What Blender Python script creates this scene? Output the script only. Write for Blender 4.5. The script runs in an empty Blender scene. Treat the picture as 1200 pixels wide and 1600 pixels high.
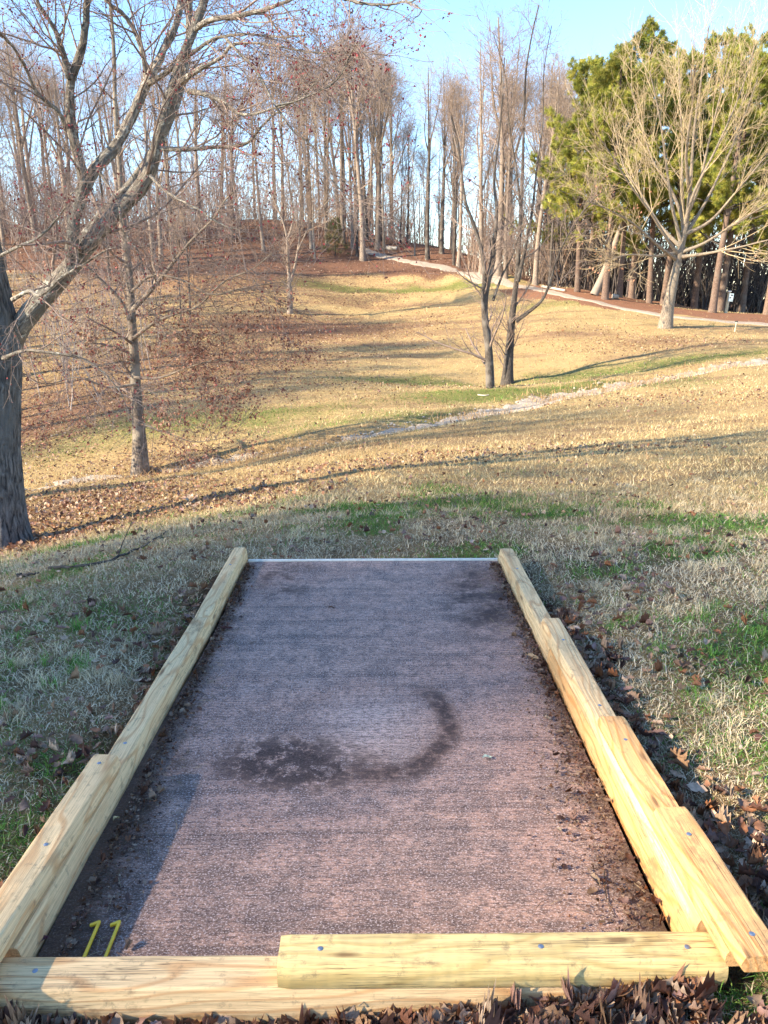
import bpy, math, random
import numpy as np
from mathutils import Vector, Matrix
rng = np.random.default_rng(11)
random.seed(5)
scene = bpy.context.scene
COL = scene.collection
R = math.radians

# ------------------------------------------------------------------ camera model (metres, origin on the tee pad level under the camera)
F, PITCH, YAW, EYE = 1202.0, R(16.3), R(0.86), 1.55
def ray(px, py):
    x = (px-600)/F; y = (py-800)/F
    Y = math.cos(PITCH)-y*math.sin(PITCH); Z = -math.sin(PITCH)-y*math.cos(PITCH)
    c, s = math.cos(YAW), math.sin(YAW)
    return np.array([x*c+Y*s, -x*s+Y*c, Z])
def at(px, py, Y):
    d = ray(px, py); return np.array([0, 0, EYE])+d*(Y/d[1])

# ------------------------------------------------------------------ noise helpers
def _h(ix, iy, seed):
    n = (ix.astype(np.int64)*374761393+iy.astype(np.int64)*668265263+seed*974711) & 0x7fffffff
    n = ((n ^ (n >> 13))*1274126177) & 0x7fffffff
    return ((n ^ (n >> 16)) & 0xffff)/65535.0
def vnoise(x, y, seed=0):
    x = np.asarray(x, float); y = np.asarray(y, float)
    ix = np.floor(x); iy = np.floor(y); fx = x-ix; fy = y-iy
    fx = fx*fx*(3-2*fx); fy = fy*fy*(3-2*fy)
    a = _h(ix, iy, seed); b = _h(ix+1, iy, seed); c = _h(ix, iy+1, seed); d = _h(ix+1, iy+1, seed)
    return (a*(1-fx)+b*fx)*(1-fy)+(c*(1-fx)+d*fx)*fy
def fbm(x, y, seed=0, octv=4):
    s = 0; a = .5; t = 0
    for i in range(octv):
        s = s+a*vnoise(x*2**i, y*2**i, seed+i*17); t += a; a *= .5
    return s/t
def sstep(a, b, x):
    t = np.clip((x-a)/(b-a), 0, 1); return t*t*(3-2*t)

# ------------------------------------------------------------------ terrain: thin plate spline through control points
ctrl = [(0, 0, -.06), (-1.3, 1.2, -.05), (.3, 1.15, .0), (.95, 1.1, .08), (1.1, 1.6, .12), (2.2, 2, .16), (1.1, 3, .05), (1.1, 4.3, -.03),
        (3, 3.5, .10), (-1, 2.5, -.0), (-1, 4.3, -.07), (-2, 2, -.10), (-3, 3, -.32), (-3, 1, -.2), (-4, -4, -.1), (3, -3, .3), (0, -4, .1),
        (0, 1.7, -.14), (0, 3, -.14), (0, 4.2, -.12),
        (0, 4.9, -.10), (-30, -30, 1), (30, -30, 2), (0, -30, 1), (-30, 0, -1.2), (30, 2, 1.2), (60, -30, 3), (-60, -30, 1), (-60, 10, -2)]
def cp(px, py, Y): ctrl.append(tuple(at(px, py, Y)))
for a in [(600, 800, 6.4), (600, 750, 8.8), (600, 715, 12), (600, 683, 16), (600, 640, 21), (600, 600, 27), (600, 560, 34), (600, 520, 42), (600, 480, 51), (600, 437, 60), (600, 405, 68),
          (30, 850, 8.5), (0, 800, 11), (50, 768, 14.5), (230, 742, 16), (230, 690, 19.5), (230, 620, 26), (230, 560, 33), (230, 500, 43), (230, 440, 55), (230, 400, 66), (230, 348, 85),
          (-300, 800, 18), (-300, 600, 32), (-300, 440, 55), (-300, 350, 85), (-1000, 600, 35), (-1000, 400, 75),
          (420, 345, 85), (450, 400, 67), (450, 437, 58), (450, 490, 47), (532, 354, 84), (607, 373, 80), (664, 383, 77), (704, 391, 74), (745, 408, 68), (700, 425, 62), (700, 470, 52),
          (800, 440, 58), (860, 449, 53), (902, 456, 50), (1000, 472, 48), (1104, 487, 47), (1200, 493, 47), (1400, 505, 48),
          (780, 603, 28), (800, 520, 38), (900, 500, 40), (1040, 510, 38), (1200, 515, 38), (900, 600, 24.5), (1050, 585, 25), (1200, 565, 26), (1400, 545, 28),
          (800, 780, 7.2), (1000, 760, 8), (1200, 720, 9), (1000, 680, 13), (1200, 640, 16), (900, 640, 19), (1400, 640, 15)]:
    cp(*a)
for x, y, z in [(-25, 112, 4.2), (0, 112, 1.6), (25, 95, -1.5), (12, 95, 0), (45, 75, -4.5), (25, 68, -2.5), (70, 60, -4), (-60, 112, 5), (0, 150, -3), (60, 140, -7), (-60, 150, 0), (90, 30, -1),
                (-90, 50, -1), (-90, 90, 5), (0, 220, -6), (120, 220, -8), (-120, 220, -6), (130, 120, -7), (-130, 120, 2), (130, 0, 1), (-130, 0, -2)]:
    ctrl.append((x, y, z))
ctrl = np.array(ctrl)
def _U(r2): return r2*np.log(r2+1e-9)
n_ = len(ctrl); A = np.zeros((n_+3, n_+3))
d2 = ((ctrl[:, None, :2]-ctrl[None, :, :2])**2).sum(-1)
A[:n_, :n_] = _U(d2)+np.eye(n_)*.3; A[:n_, n_] = 1; A[:n_, n_+1:] = ctrl[:, :2]; A[n_, :n_] = 1; A[n_+1:, :n_] = ctrl[:, :2].T
W = np.linalg.solve(A, np.concatenate([ctrl[:, 2], [0, 0, 0]]))

def polydist(x, y, pts):
    """distance to a polyline, plus arclength-ish parameter"""
    best = np.full(np.shape(x), 1e9); par = np.zeros(np.shape(x))
    for i in range(len(pts)-1):
        ax, ay = pts[i][:2]; bx, by = pts[i+1][:2]; dx, dy = bx-ax, by-ay; L2 = dx*dx+dy*dy
        t = np.clip(((x-ax)*dx+(y-ay)*dy)/L2, 0, 1); d = np.hypot(x-ax-t*dx, y-ay-t*dy)
        m = d < best; best = np.where(m, d, best); par = np.where(m, i+t, par)
    return best, par

def base_h(x, y):
    x = np.asarray(x, float); y = np.asarray(y, float); sh = x.shape; xf = np.clip(x.ravel(), -130, 130); yf = np.clip(y.ravel(), -30, 220)
    out = np.empty(len(xf))
    for i in range(0, len(xf), 40000):
        a = xf[i:i+40000]; b = yf[i:i+40000]
        out[i:i+40000] = _U((a[:, None]-ctrl[None, :, 0])**2+(b[:, None]-ctrl[None, :, 1])**2)@W[:n_]+W[n_]+W[n_+1]*a+W[n_+2]*b
    return out.reshape(sh)
def hit_f(f, px, py, t0=1.0):
    d = ray(px, py); ts = t0*1.01**np.arange(0, 560); P = np.array([0, 0, EYE])+ts[:, None]*d
    g = P[:, 2]-f(P[:, 0], P[:, 1]); k = np.argmax(g < 0)
    if g[k] >= 0: return None
    a, b = ts[max(k-1, 0)], ts[k]
    for _ in range(12):
        m = (a+b)/2; p = np.array([0, 0, EYE])+m*d
        if p[2]-float(f(p[0:1], p[1:2])[0]) < 0: b = m
        else: a = m
    return np.array([0, 0, EYE])+b*d
GULLY = [hit_f(base_h, *p) for p in [(-120, 790), (50, 768), (150, 750), (235, 742), (330, 722), (440, 705), (540, 688), (640, 668), (740, 648), (850, 626), (960, 604), (1080, 584), (1200, 562), (1300, 545)]]
RIDGE1 = [hit_f(base_h, *p) for p in [(300, 446), (400, 441), (480, 437), (600, 437), (700, 438), (790, 442)]]
RIDGE2 = [hit_f(base_h, *p) for p in [(380, 460), (460, 466), (560, 468), (680, 466), (760, 462)]]
def height(x, y):
    x = np.asarray(x, float); y = np.asarray(y, float)
    z = base_h(x, y)
    r = np.hypot(x, y)
    d, _ = polydist(x, y, GULLY)
    z = z-.16*np.exp(-(d/.55)**2)+.05*np.exp(-((d-1.1)/.5)**2)
    z = z+(fbm(x*.35, y*.35, 3)-.5)*.35*sstep(7, 22, r)+(fbm(x*1.3, y*1.3, 5)-.5)*.06*sstep(3, 9, r)+(fbm(x*6, y*6, 9, 3)-.5)*.022*sstep(60, 20, r)
    d1, _ = polydist(x, y, RIDGE1); d2_, _ = polydist(x, y, RIDGE2); z = z+.60*np.exp(-(d1/1.5)**2)+.40*np.exp(-(d2_/1.1)**2)
    # flatten the bed under the tee pad
    m = sstep(.07, 0, np.maximum(np.abs(x+.01)-.79, np.maximum(1.40-y, y-4.27)))
    z = z*(1-m)-.09*m
    return z
def H1(x, y): return float(height(np.array([x]), np.array([y]))[0])
def hit(px, py):
    p = hit_f(height, px, py)
    return p if p is not None else hit_f(base_h, px, py+6)

# ------------------------------------------------------------------ mesh helpers
def make_mesh(name, V, faces, mat, parent=None, cols=None, uv=None, smooth=False):
    """faces: list of (n,k) int arrays. cols: per vertex rgb. uv: per vertex"""
    me = bpy.data.meshes.new(name)
    V = np.asarray(V, np.float32)
    me.vertices.add(len(V)); me.vertices.foreach_set('co', V.ravel())
    li = np.concatenate([np.asarray(f, np.int32).ravel() for f in faces]); cnt = np.concatenate([np.full(len(f), f.shape[1], np.int32) for f in faces])
    me.loops.add(len(li)); me.loops.foreach_set('vertex_index', li)
    me.polygons.add(len(cnt)); st = np.concatenate([[0], np.cumsum(cnt)[:-1]]).astype(np.int32)
    me.polygons.foreach_set('loop_start', st); me.polygons.foreach_set('loop_total', cnt)
    if uv is not None:
        l = me.uv_layers.new(name='UVMap'); l.data.foreach_set('uv', np.asarray(uv, np.float32)[li].ravel())
    if cols is not None:
        a = me.color_attributes.new('Col', 'FLOAT_COLOR', 'POINT')
        c = np.ones((len(V), 4), np.float32); c[:, :cols.shape[1]] = cols; a.data.foreach_set('color', c.ravel())
    me.polygons.foreach_set('use_smooth', np.full(len(cnt), smooth))
    me.update(calc_edges=True); me.validate()
    me.materials.append(mat)
    o = bpy.data.objects.new(name, me); COL.objects.link(o)
    if parent is not None: o.parent = parent
    return o
def tag(o, label=None, cat=None, group=None, kind=None):
    if label: o['label'] = label
    if cat: o['category'] = cat
    if group: o['group'] = group
    if kind: o['kind'] = kind
    return o
def empty(name, loc, rz=0.0):
    o = bpy.data.objects.new(name, None); COL.objects.link(o); o.location = [float(v) for v in loc]; o.rotation_euler = (0, 0, rz); o.empty_display_size = .2
    return o

class Tubes:
    def __init__(s): s.V = []; s.F = []; s.UV = []; s.C = []; s.n = 0
    def add(s, P, Rr, n=6, col=None):
        """P (m,k,3) R (m,k)"""
        P = np.asarray(P, float); Rr = np.asarray(Rr, float); m, k = P.shape[:2]
        if m == 0: return
        T = np.gradient(P, axis=1); T /= np.linalg.norm(T, axis=2, keepdims=True)+1e-12
        md = P[:, -1]-P[:, 0]; md /= np.linalg.norm(md, axis=1, keepdims=True)+1e-12
        ref = np.cross(md, np.array([.31, .92, .12])); ref /= np.linalg.norm(ref, axis=1, keepdims=True)+1e-9
        ref = np.repeat(ref[:, None], k, 1)
        u = ref-(ref*T).sum(2, keepdims=True)*T; u /= np.linalg.norm(u, axis=2, keepdims=True)+1e-9
        v = np.cross(T, u)
        a = np.arange(n)*2*np.pi/n
        ring = P[:, :, None]+Rr[:, :, None, None]*(np.cos(a)[None, None, :, None]*u[:, :, None]+np.sin(a)[None, None, :, None]*v[:, :, None])
        L = np.concatenate([np.zeros((m, 1)), np.cumsum(np.linalg.norm(np.diff(P, axis=1), axis=2), 1)], 1)
        uv = np.stack([np.repeat(np.repeat(((a/np.pi-1).__abs__())[None, None], k, 1), m, 0)*np.maximum(Rr[:, :1], .01)[:, :, None]*3.1+rng.random((m, 1, 1))*3, np.repeat(L[:, :, None], n, 2)], -1)
        idx = s.n+np.arange(m*k*n).reshape(m, k, n)
        q = np.stack([idx[:, :-1], np.roll(idx[:, :-1], -1, 2), np.roll(idx[:, 1:], -1, 2), idx[:, 1:]], -1).reshape(-1, 4)
        s.V.append(ring.reshape(-1, 3)); s.UV.append(uv.reshape(-1, 2)); s.F.append(q); s.n += m*k*n
        if col is not None: s.C.append(np.repeat(np.asarray(col, float).reshape(-1, 3) if np.ndim(col) > 1 else np.repeat(np.asarray(col, float)[None], m, 0), k*n, 0))
    def build(s, name, mat, parent=None, smooth=True):
        return make_mesh(name, np.concatenate(s.V), [np.concatenate(s.F)], mat, parent, uv=np.concatenate(s.UV), smooth=smooth, cols=np.concatenate(s.C) if s.C else None)

def resample(pts, rad, k):
    """smooth curve through points"""
    pts = np.asarray(pts, float); rad = np.asarray(rad, float); n = len(pts)
    d = np.concatenate([[0], np.cumsum(np.linalg.norm(np.diff(pts, axis=0), axis=1))]); s = np.linspace(0, d[-1], k)
    ext = np.vstack([2*pts[0]-pts[1], pts, 2*pts[-1]-pts[-2]])
    out = []
    for q in s:
        i = min(max(np.searchsorted(d, q)-1, 0), n-2); t = (q-d[i])/(d[i+1]-d[i]+1e-9)
        p0, p1, p2, p3 = ext[i], ext[i+1], ext[i+2], ext[i+3]
        out.append(.5*((2*p1)+(-p0+p2)*t+(2*p0-5*p1+4*p2-p3)*t*t+(-p0+3*p1-3*p2+p3)*t**3))
    return np.array(out), np.interp(s, d, rad)

def grow(P, Rr, c, t0, t1, ang, angsd, ln, lnsd, k, wig, up, rr, rmin=.0015, tip=.25, tend=True, bias=None, shrink=.5):
    """children of a batch of branches. ln = absolute mean length at parent's lower end; shrink: how much shorter towards the tip"""
    m, kk = P.shape[:2]
    t = (np.arange(c)[None]+rng.random((m, c)))/c; t = t0+(t1-t0)*t
    f = t*(kk-1); i = np.clip(f.astype(int), 0, kk-2); fr = (f-i)[..., None]
    rows = np.arange(m)[:, None]
    S = P[rows, i]*(1-fr)+P[rows, i+1]*fr; T = P[rows, i+1]-P[rows, i]; T /= np.linalg.norm(T, axis=2, keepdims=True)+1e-12
    r = Rr[rows, i]*(1-fr[..., 0])+Rr[rows, i+1]*fr[..., 0]
    q = rng.normal(size=T.shape)
    if bias is not None: q = q+np.asarray(bias)
    q -= (q*T).sum(2, keepdims=True)*T; q /= np.linalg.norm(q, axis=2, keepdims=True)+1e-9
    a = (ang+angsd*rng.normal(size=t.shape))[..., None]
    d = np.cos(a)*T+np.sin(a)*q
    L = ln*(1-shrink*(t-t0)/(t1-t0+1e-9))*np.exp(lnsd*rng.normal(size=t.shape))
    S = S.reshape(-1, 3); d = d.reshape(-1, 3); L = L.ravel(); r = np.maximum(r.ravel()*rr*(.75+.4*rng.random(len(L))), rmin)
    out = np.empty((len(L), k, 3)); out[:, 0] = S
    for j in range(1, k):
        d = d+wig*rng.normal(size=d.shape); d[:, 2] += up; d /= np.linalg.norm(d, axis=1, keepdims=True)
        out[:, j] = out[:, j-1]+d*(L/(k-1))[:, None]
    taper = 1-(1-tip)*np.linspace(0, 1, k)[None]
    return out, np.maximum(r[:, None]*taper, rmin*.6)

def cards(C, size, cols, flat=.0, aspect=.45, droop=0.0, name=None):
    """small folded leaves: two triangles sharing a midrib. returns V,F,cols"""
    m = len(C); d = rng.normal(size=(m, 3)); d[:, 2] = d[:, 2]*(1-flat)-droop; d /= np.linalg.norm(d, axis=1, keepdims=True)
    n = rng.normal(size=(m, 3))*(1-flat)+np.array([0, 0, flat*1.6]); w = np.cross(d, n); w /= np.linalg.norm(w, axis=1, keepdims=True)+1e-9
    up = np.cross(w, d)
    s = np.broadcast_to(np.asarray(size, float), (m,))[:, None]*(.6+.8*rng.random((m, 1)))
    a = C; b = C+d*s+up*s*.15*rng.normal(size=(m, 1)); fold = up*s*(.1+.25*rng.random((m, 1)))
    l = C+d*s*.45+w*s*aspect+fold; r = C+d*s*.5-w*s*aspect+fold
    V = np.stack([a, r, b, l], 1).reshape(-1, 3); i = np.arange(m)[:, None]*4
    F = np.concatenate([i+np.array([[0, 1, 2]]), i+np.array([[0, 2, 3]])])
    return V, F, np.repeat(cols, 4, 0)

# ------------------------------------------------------------------ materials
def mat(name, rough=.85, spec=.3):
    m = bpy.data.materials.new(name); m.use_nodes = True; nt = m.node_tree; b = nt.nodes['Principled BSDF']
    b.inputs['Roughness'].default_value = rough; b.inputs['Specular IOR Level'].default_value = spec
    return m, nt, b
class NT:
    def __init__(s, nt): s.nt = nt
    def n(s, t, **kw):
        o = s.nt.nodes.new(t)
        for k, v in kw.items():
            if k.startswith('_'): setattr(o, k[1:], v)
            else:
                i = o.inputs[int(k[1:])] if k[0] == 'i' and k[1:].isdigit() else o.inputs[k]
                if isinstance(v, bpy.types.NodeSocket): s.nt.links.new(v, i)
                else: i.default_value = v
        return o
    def noise(s, vec, scale, detail=4, rough=.55, dist=0): return s.n('ShaderNodeTexNoise', Vector=vec, Scale=scale, Detail=detail, Roughness=rough, Distortion=dist).outputs['Fac']
    def mapr(s, v, a, b, c=0.0, d=1.0): return s.n('ShaderNodeMapRange', i0=v, i1=a, i2=b, i3=c, i4=d).outputs[0]
    def math(s, op, a, b=0.0): return s.n('ShaderNodeMath', _operation=op, i0=a, i1=b).outputs[0]
    def mix(s, f, a, b):
        o = s.nt.nodes.new('ShaderNodeMix'); o.data_type = 'RGBA'
        for sock, v in ((o.inputs[0], f), (o.inputs[6], a), (o.inputs[7], b)):
            if isinstance(v, bpy.types.NodeSocket): s.nt.links.new(v, sock)
            else: sock.default_value = (v if not isinstance(v, tuple) else (*v, 1)) if isinstance(v, tuple) or isinstance(v, (int, float)) else v
        return o.outputs[2]
    def mapping(s, vec, sc=(1, 1, 1), rot=(0, 0, 0), loc=(0, 0, 0)): return s.n('ShaderNodeMapping', Vector=vec, Scale=sc, Rotation=rot, Location=loc).outputs[0]
    def bump(s, h, strength, dist): return s.n('ShaderNodeBump', Height=h, Strength=strength, Distance=dist).outputs[0]
def link(nt, a, b): nt.links.new(a, b)

def bark_mat(name, c1, c2, c3=None, scale=1.0, bumpd=.01, strength=.8, mossy=None):
    m, nt, b = mat(name, .9, .15); N = NT(nt); uv = N.n('ShaderNodeUVMap', _uv_map='UVMap').outputs[0]
    v = N.mapping(uv, (30*scale, 8.5*scale, 1)); n1 = N.noise(v, 1.0, 5, .65, .6)
    geo = N.n('ShaderNodeNewGeometry').outputs['Position']
    n2 = N.noise(geo, 2.2*scale, 3); n3 = N.noise(geo, 14*scale, 4, .7)
    col = N.mix(N.mapr(n1, .35, .65), (*c1,), (*c2,))
    if c3: col = N.mix(N.mapr(n2, .5, .66), col, (*c3,))
    if mossy: col = N.mix(N.mapr(n3, .56, .63), col, (*mossy,))
    info = N.n('ShaderNodeObjectInfo').outputs['Random']
    col = N.n('ShaderNodeHueSaturation', Hue=.5, Saturation=1.0, Value=N.mapr(info, 0, 1, .8, 1.2), Color=col).outputs[0]
    link(nt, col, b.inputs['Base Color'])
    h = N.math('ADD', n1, N.math('MULTIPLY', n3, .35))
    link(nt, N.bump(h, strength, bumpd), b.inputs['Normal'])
    return m
def vcol_mat(name, rough=.8, spec=.2, transl=0.0, var=.25, scale=30):
    m, nt, b = mat(name, rough, spec); N = NT(nt)
    c = N.n('ShaderNodeAttribute', _attribute_name='Col').outputs['Color']
    geo = N.n('ShaderNodeNewGeometry').outputs['Position']
    nz = N.noise(geo, scale, 2)
    col = N.n('ShaderNodeHueSaturation', Hue=.5, Saturation=1.0, Value=N.mapr(nz, .3, .7, 1-var, 1+var), Color=c).outputs[0]
    link(nt, col, b.inputs['Base Color'])
    if transl:
        tr = N.n('ShaderNodeBsdfTranslucent', Color=col).outputs[0]
        ms = N.n('ShaderNodeMixShader', i0=transl, i1=b.outputs[0], i2=tr)
        link(nt, ms.outputs[0], nt.nodes['Material Output'].inputs['Surface'])
    return m

M_maple = bark_mat('maple_bark', (.055, .048, .043), (.36, .31, .25), (.17, .16, .14), 1.0, .035, 1.0, (.44, .42, .36))
M_maple_trunk = bark_mat('maple_trunk_bark', (.03, .03, .031), (.26, .245, .225), (.17, .165, .155), .8, .06, 1.0)
M_twig = bark_mat('twig_bark', (.15, .105, .085), (.30, .23, .19), None, 1.0, .002, .3)
M_oak = bark_mat('oak_bark', (.09, .07, .055), (.27, .22, .175), (.32, .27, .21), 1.2, .02, 1.0)
M_dark = bark_mat('dark_bark', (.035, .03, .027), (.12, .10, .085), (.16, .14, .12), 1.2, .02, 1.0)
M_wood = bark_mat('woodland_bark', (.13, .10, .08), (.34, .27, .21), (.24, .20, .165), .8, .02, .8)
M_woodtwig = bark_mat('woodland_twigs', (.20, .145, .11), (.38, .29, .22), None, 1, .002, .2)
M_pale = bark_mat('pale_bark', (.15, .115, .085), (.46, .38, .29), (.30, .25, .19), .9, .03, 1.0)
M_paletwig = bark_mat('pale_twigs', (.36, .275, .16), (.56, .44, .28), None, 1, .002, .2)
M_pine = bark_mat('pine_bark', (.08, .055, .045), (.27, .185, .14), (.20, .155, .125), .9, .03, 1.0)
M_needle = vcol_mat('pine_needles', .55, .3, .25, .2, 3)
M_leaf = vcol_mat('dry_leaves', .6, .35, .12, .3, 60)
M_blade = vcol_mat('grass_blades', .7, .2, .25, .18, 5)

# ground
def ground_material():
    m, nt, b = mat('turf', .95, .1); N = NT(nt)
    a = N.n('ShaderNodeAttribute', _attribute_name='Col'); sep = N.n('ShaderNodeSeparateColor', Color=a.outputs['Color'])
    lit, grn, pin = sep.outputs[0], sep.outputs[1], sep.outputs[2]
    P = N.n('ShaderNodeNewGeometry').outputs['Position']
    n1 = N.noise(P, .9, 5, .6); n2 = N.noise(P, 9, 5, .7); n3 = N.noise(P, 45, 4, .75); n4 = N.noise(P, .25, 3)
    straw = N.mix(N.mapr(n3, .35, .65), (.35, .245, .105), (.68, .495, .225))
    straw = N.mix(N.mapr(n2, .4, .66), straw, (.46, .31, .16))
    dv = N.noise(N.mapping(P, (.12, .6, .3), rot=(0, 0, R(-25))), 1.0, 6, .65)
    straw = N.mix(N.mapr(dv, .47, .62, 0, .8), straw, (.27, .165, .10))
    straw = N.mix(N.mapr(n1, .5, .7, 0, .45), straw, (.24, .19, .08))
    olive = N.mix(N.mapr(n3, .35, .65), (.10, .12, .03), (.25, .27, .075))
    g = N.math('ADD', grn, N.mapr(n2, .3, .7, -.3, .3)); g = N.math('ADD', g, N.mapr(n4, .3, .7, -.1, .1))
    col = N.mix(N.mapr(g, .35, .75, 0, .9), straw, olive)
    leaf = N.mix(N.mapr(n3, .38, .62), (.09, .04, .026), (.33, .185, .115))
    l = N.math('ADD', lit, N.mapr(n2, .3, .7, -.35, .35)); l = N.math('ADD', l, N.mapr(n3, .3, .7, -.25, .25))
    col = N.mix(N.mapr(l, .35, .7), col, leaf)
    pn = N.mix(N.mapr(n3, .35, .65), (.19, .085, .05), (.38, .20, .12))
    p_ = N.math('ADD', pin, N.mapr(n2, .3, .7, -.15, .15))
    col = N.mix(N.mapr(p_, .4, .6), col, pn)
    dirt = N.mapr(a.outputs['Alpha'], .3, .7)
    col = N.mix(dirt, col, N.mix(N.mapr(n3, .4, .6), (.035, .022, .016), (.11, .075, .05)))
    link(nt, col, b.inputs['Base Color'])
    h = N.math('ADD', N.math('MULTIPLY', n2, .6), n3)
    link(nt, N.bump(h, 1.0, .06), b.inputs['Normal'])
    return m
M_ground = ground_material()

def gravel_material(name, c1, c2, scale=30):
    m, nt, b = mat(name, .95, .1); N = NT(nt); P = N.n('ShaderNodeNewGeometry').outputs['Position']
    v = N.n('ShaderNodeTexVoronoi', Vector=P, Scale=scale); n = N.noise(P, 3, 5, .7)
    col = N.mix(N.n('ShaderNodeSeparateColor', Color=v.outputs['Color']).outputs[0], (*c1,), (*c2,))
    col = N.mix(N.mapr(n, .5, .75, 0, .4), col, (.30, .21, .14))
    link(nt, col, b.inputs['Base Color']); link(nt, N.bump(v.outputs['Distance'], .7, .02), b.inputs['Normal'])
    return m
M_path = gravel_material('path_gravel', (.27, .22, .175), (.42, .345, .27), 18)
M_gravel = gravel_material('washed_gravel', (.28, .23, .18), (.48, .41, .32), 22)

def pad_material():
    m, nt, b = mat('stained_concrete', .9, .2); N = NT(nt)
    P = N.n('ShaderNodeNewGeometry').outputs['Position']
    sp = N.n('ShaderNodeSeparateXYZ', Vector=P); X, Y = sp.outputs[0], sp.outputs[1]
    n1 = N.noise(P, 1.6, 6, .65); n2 = N.noise(P, 6, 6, .7); n3 = N.noise(N.mapping(P, (42, 95, 1)), 1.0, 5, .8); n4 = N.noise(N.mapping(P, (150, 210, 1)), 1.0, 3, .8)
    br = N.noise(N.mapping(P, (3.5, 52, 1)), 1.0, 7, .82)          # broom strokes across the pad
    br2 = N.noise(N.mapping(P, (1.2, 22, 1)), 1.0, 4, .6)
    vor = N.n('ShaderNodeTexVoronoi', Vector=P, Scale=150.0)
    col = N.mix(N.mapr(n1, .35, .65), (.53, .31, .23), (.68, .425, .32))
    col = N.mix(N.mapr(n2, .52, .72, 0, .5), col, (.78, .58, .50))
    # moss and grime
    g = N.math('ADD', n2, N.mapr(n1, .3, .7, -.22, .14))
    g = N.math('ADD', g, N.mapr(Y, 1.4, 2.4, .08, -.02))
    col = N.mix(N.mapr(g, .44, .60, .0, .72), col, (.19, .13, .11))
    ml = N.noise(P, 13, 6, .75); col = N.mix(N.mapr(ml, .48, .60, 0, .7), col, (.19, .125, .105))
    # ring shaped stain
    wn = N.n('ShaderNodeTexNoise', Vector=P, Scale=5.0, Detail=4.0).outputs['Color']
    wp = N.n('ShaderNodeMix', _data_type='VECTOR', i0=.07, i4=P, i5=wn).outputs[1]
    def dist(cx, cy, sx, sy):
        q = N.mapping(wp, (1/sx, 1/sy, 0), loc=(-cx/sx, -cy/sy, 0))
        return N.n('ShaderNodeVectorMath', _operation='LENGTH', i0=q).outputs['Value']
    d = dist(.0+.04, 2.33+.05, .25, .30)
    ring = N.math('MULTIPLY', N.mapr(N.math('ABSOLUTE', N.math('SUBTRACT', d, 1.0)), .06, .25, 1, 0), N.mapr(N.math('ADD', N.math('MULTIPLY', X, 1.6), N.math('MULTIPLY', Y, -.9)), -2.3, -1.95, .10, 1))
    ring = N.math('MULTIPLY', ring, N.mapr(N.noise(P, 14, 4, .7), .36, .52, .35, 1))
    blotch = N.math('MULTIPLY', N.mapr(dist(-.20, 2.16, .27, .15), .6, 1.25, 1, 0), N.mapr(N.noise(P, 15, 5, .75), .42, .50))
    blot2 = N.math('MULTIPLY', N.mapr(dist(.57, 3.5, .22, .5), .4, 1.3, 1, 0), N.mapr(N.noise(P, 6, 5, .7), .38, .6, .2, .9))
    blot3 = N.math('MULTIPLY', N.mapr(dist(-.42, 3.8, .16, .45), .4, 1.3, 1, 0), N.mapr(N.noise(P, 9, 5, .7), .42, .62, .0, .8))
    st = N.math('MAXIMUM', N.math('MAXIMUM', ring, blotch), N.math('MAXIMUM', blot2, blot3))
    st = N.math('MULTIPLY', st, N.mapr(N.noise(P, 38, 5, .8), .34, .50, .5, 1))
    col = N.mix(N.math('MULTIPLY', st, .93), col, (.03, .022, .022))
    # worn pale centre
    col = N.mix(N.mapr(dist(.03, 2.36, .22, .24), .3, 1.1, .75, 0), col, (.80, .56, .46))
    # broom lines
    col = N.mix(N.mapr(br, .52, .70, 0, .5), col, (.12, .08, .072))
    col = N.mix(N.mapr(br2, .5, .66, 0, .55), col, (.10, .068, .06))
    ln_ = N.math('SINE', N.math('ADD', N.math('MULTIPLY', Y, 330.0), N.math('MULTIPLY', n2, 7.0))); col = N.mix(N.math('MULTIPLY', N.mapr(ln_, .55, 1.0, 0, .5), N.mapr(N.noise(N.mapping(P, (2, 7, 1)), 1.0, 4), .42, .6)), col, (.09, .06, .055))
    col = N.mix(N.mapr(n3, .47, .58, 0, .85), col, (.115, .075, .068))
    col = N.mix(N.math('MULTIPLY', N.mapr(n4, .53, .63, 0, .9), N.mapr(st, .1, .6, 1, .12)), col, (.85, .70, .66))
    # soil washed in along both edges
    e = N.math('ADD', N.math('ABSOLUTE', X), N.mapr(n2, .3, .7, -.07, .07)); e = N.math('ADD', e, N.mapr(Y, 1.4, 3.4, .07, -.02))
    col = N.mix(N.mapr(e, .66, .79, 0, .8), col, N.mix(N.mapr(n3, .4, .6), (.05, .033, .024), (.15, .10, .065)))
    link(nt, col, b.inputs['Base Color'])
    h = N.math('ADD', N.math('MULTIPLY', br, 1.4), N.math('ADD', n3, N.math('MULTIPLY', n4, .5)))
    link(nt, N.bump(h, 1.0, .008), b.inputs['Normal'])
    return m
M_pad = pad_material()

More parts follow.
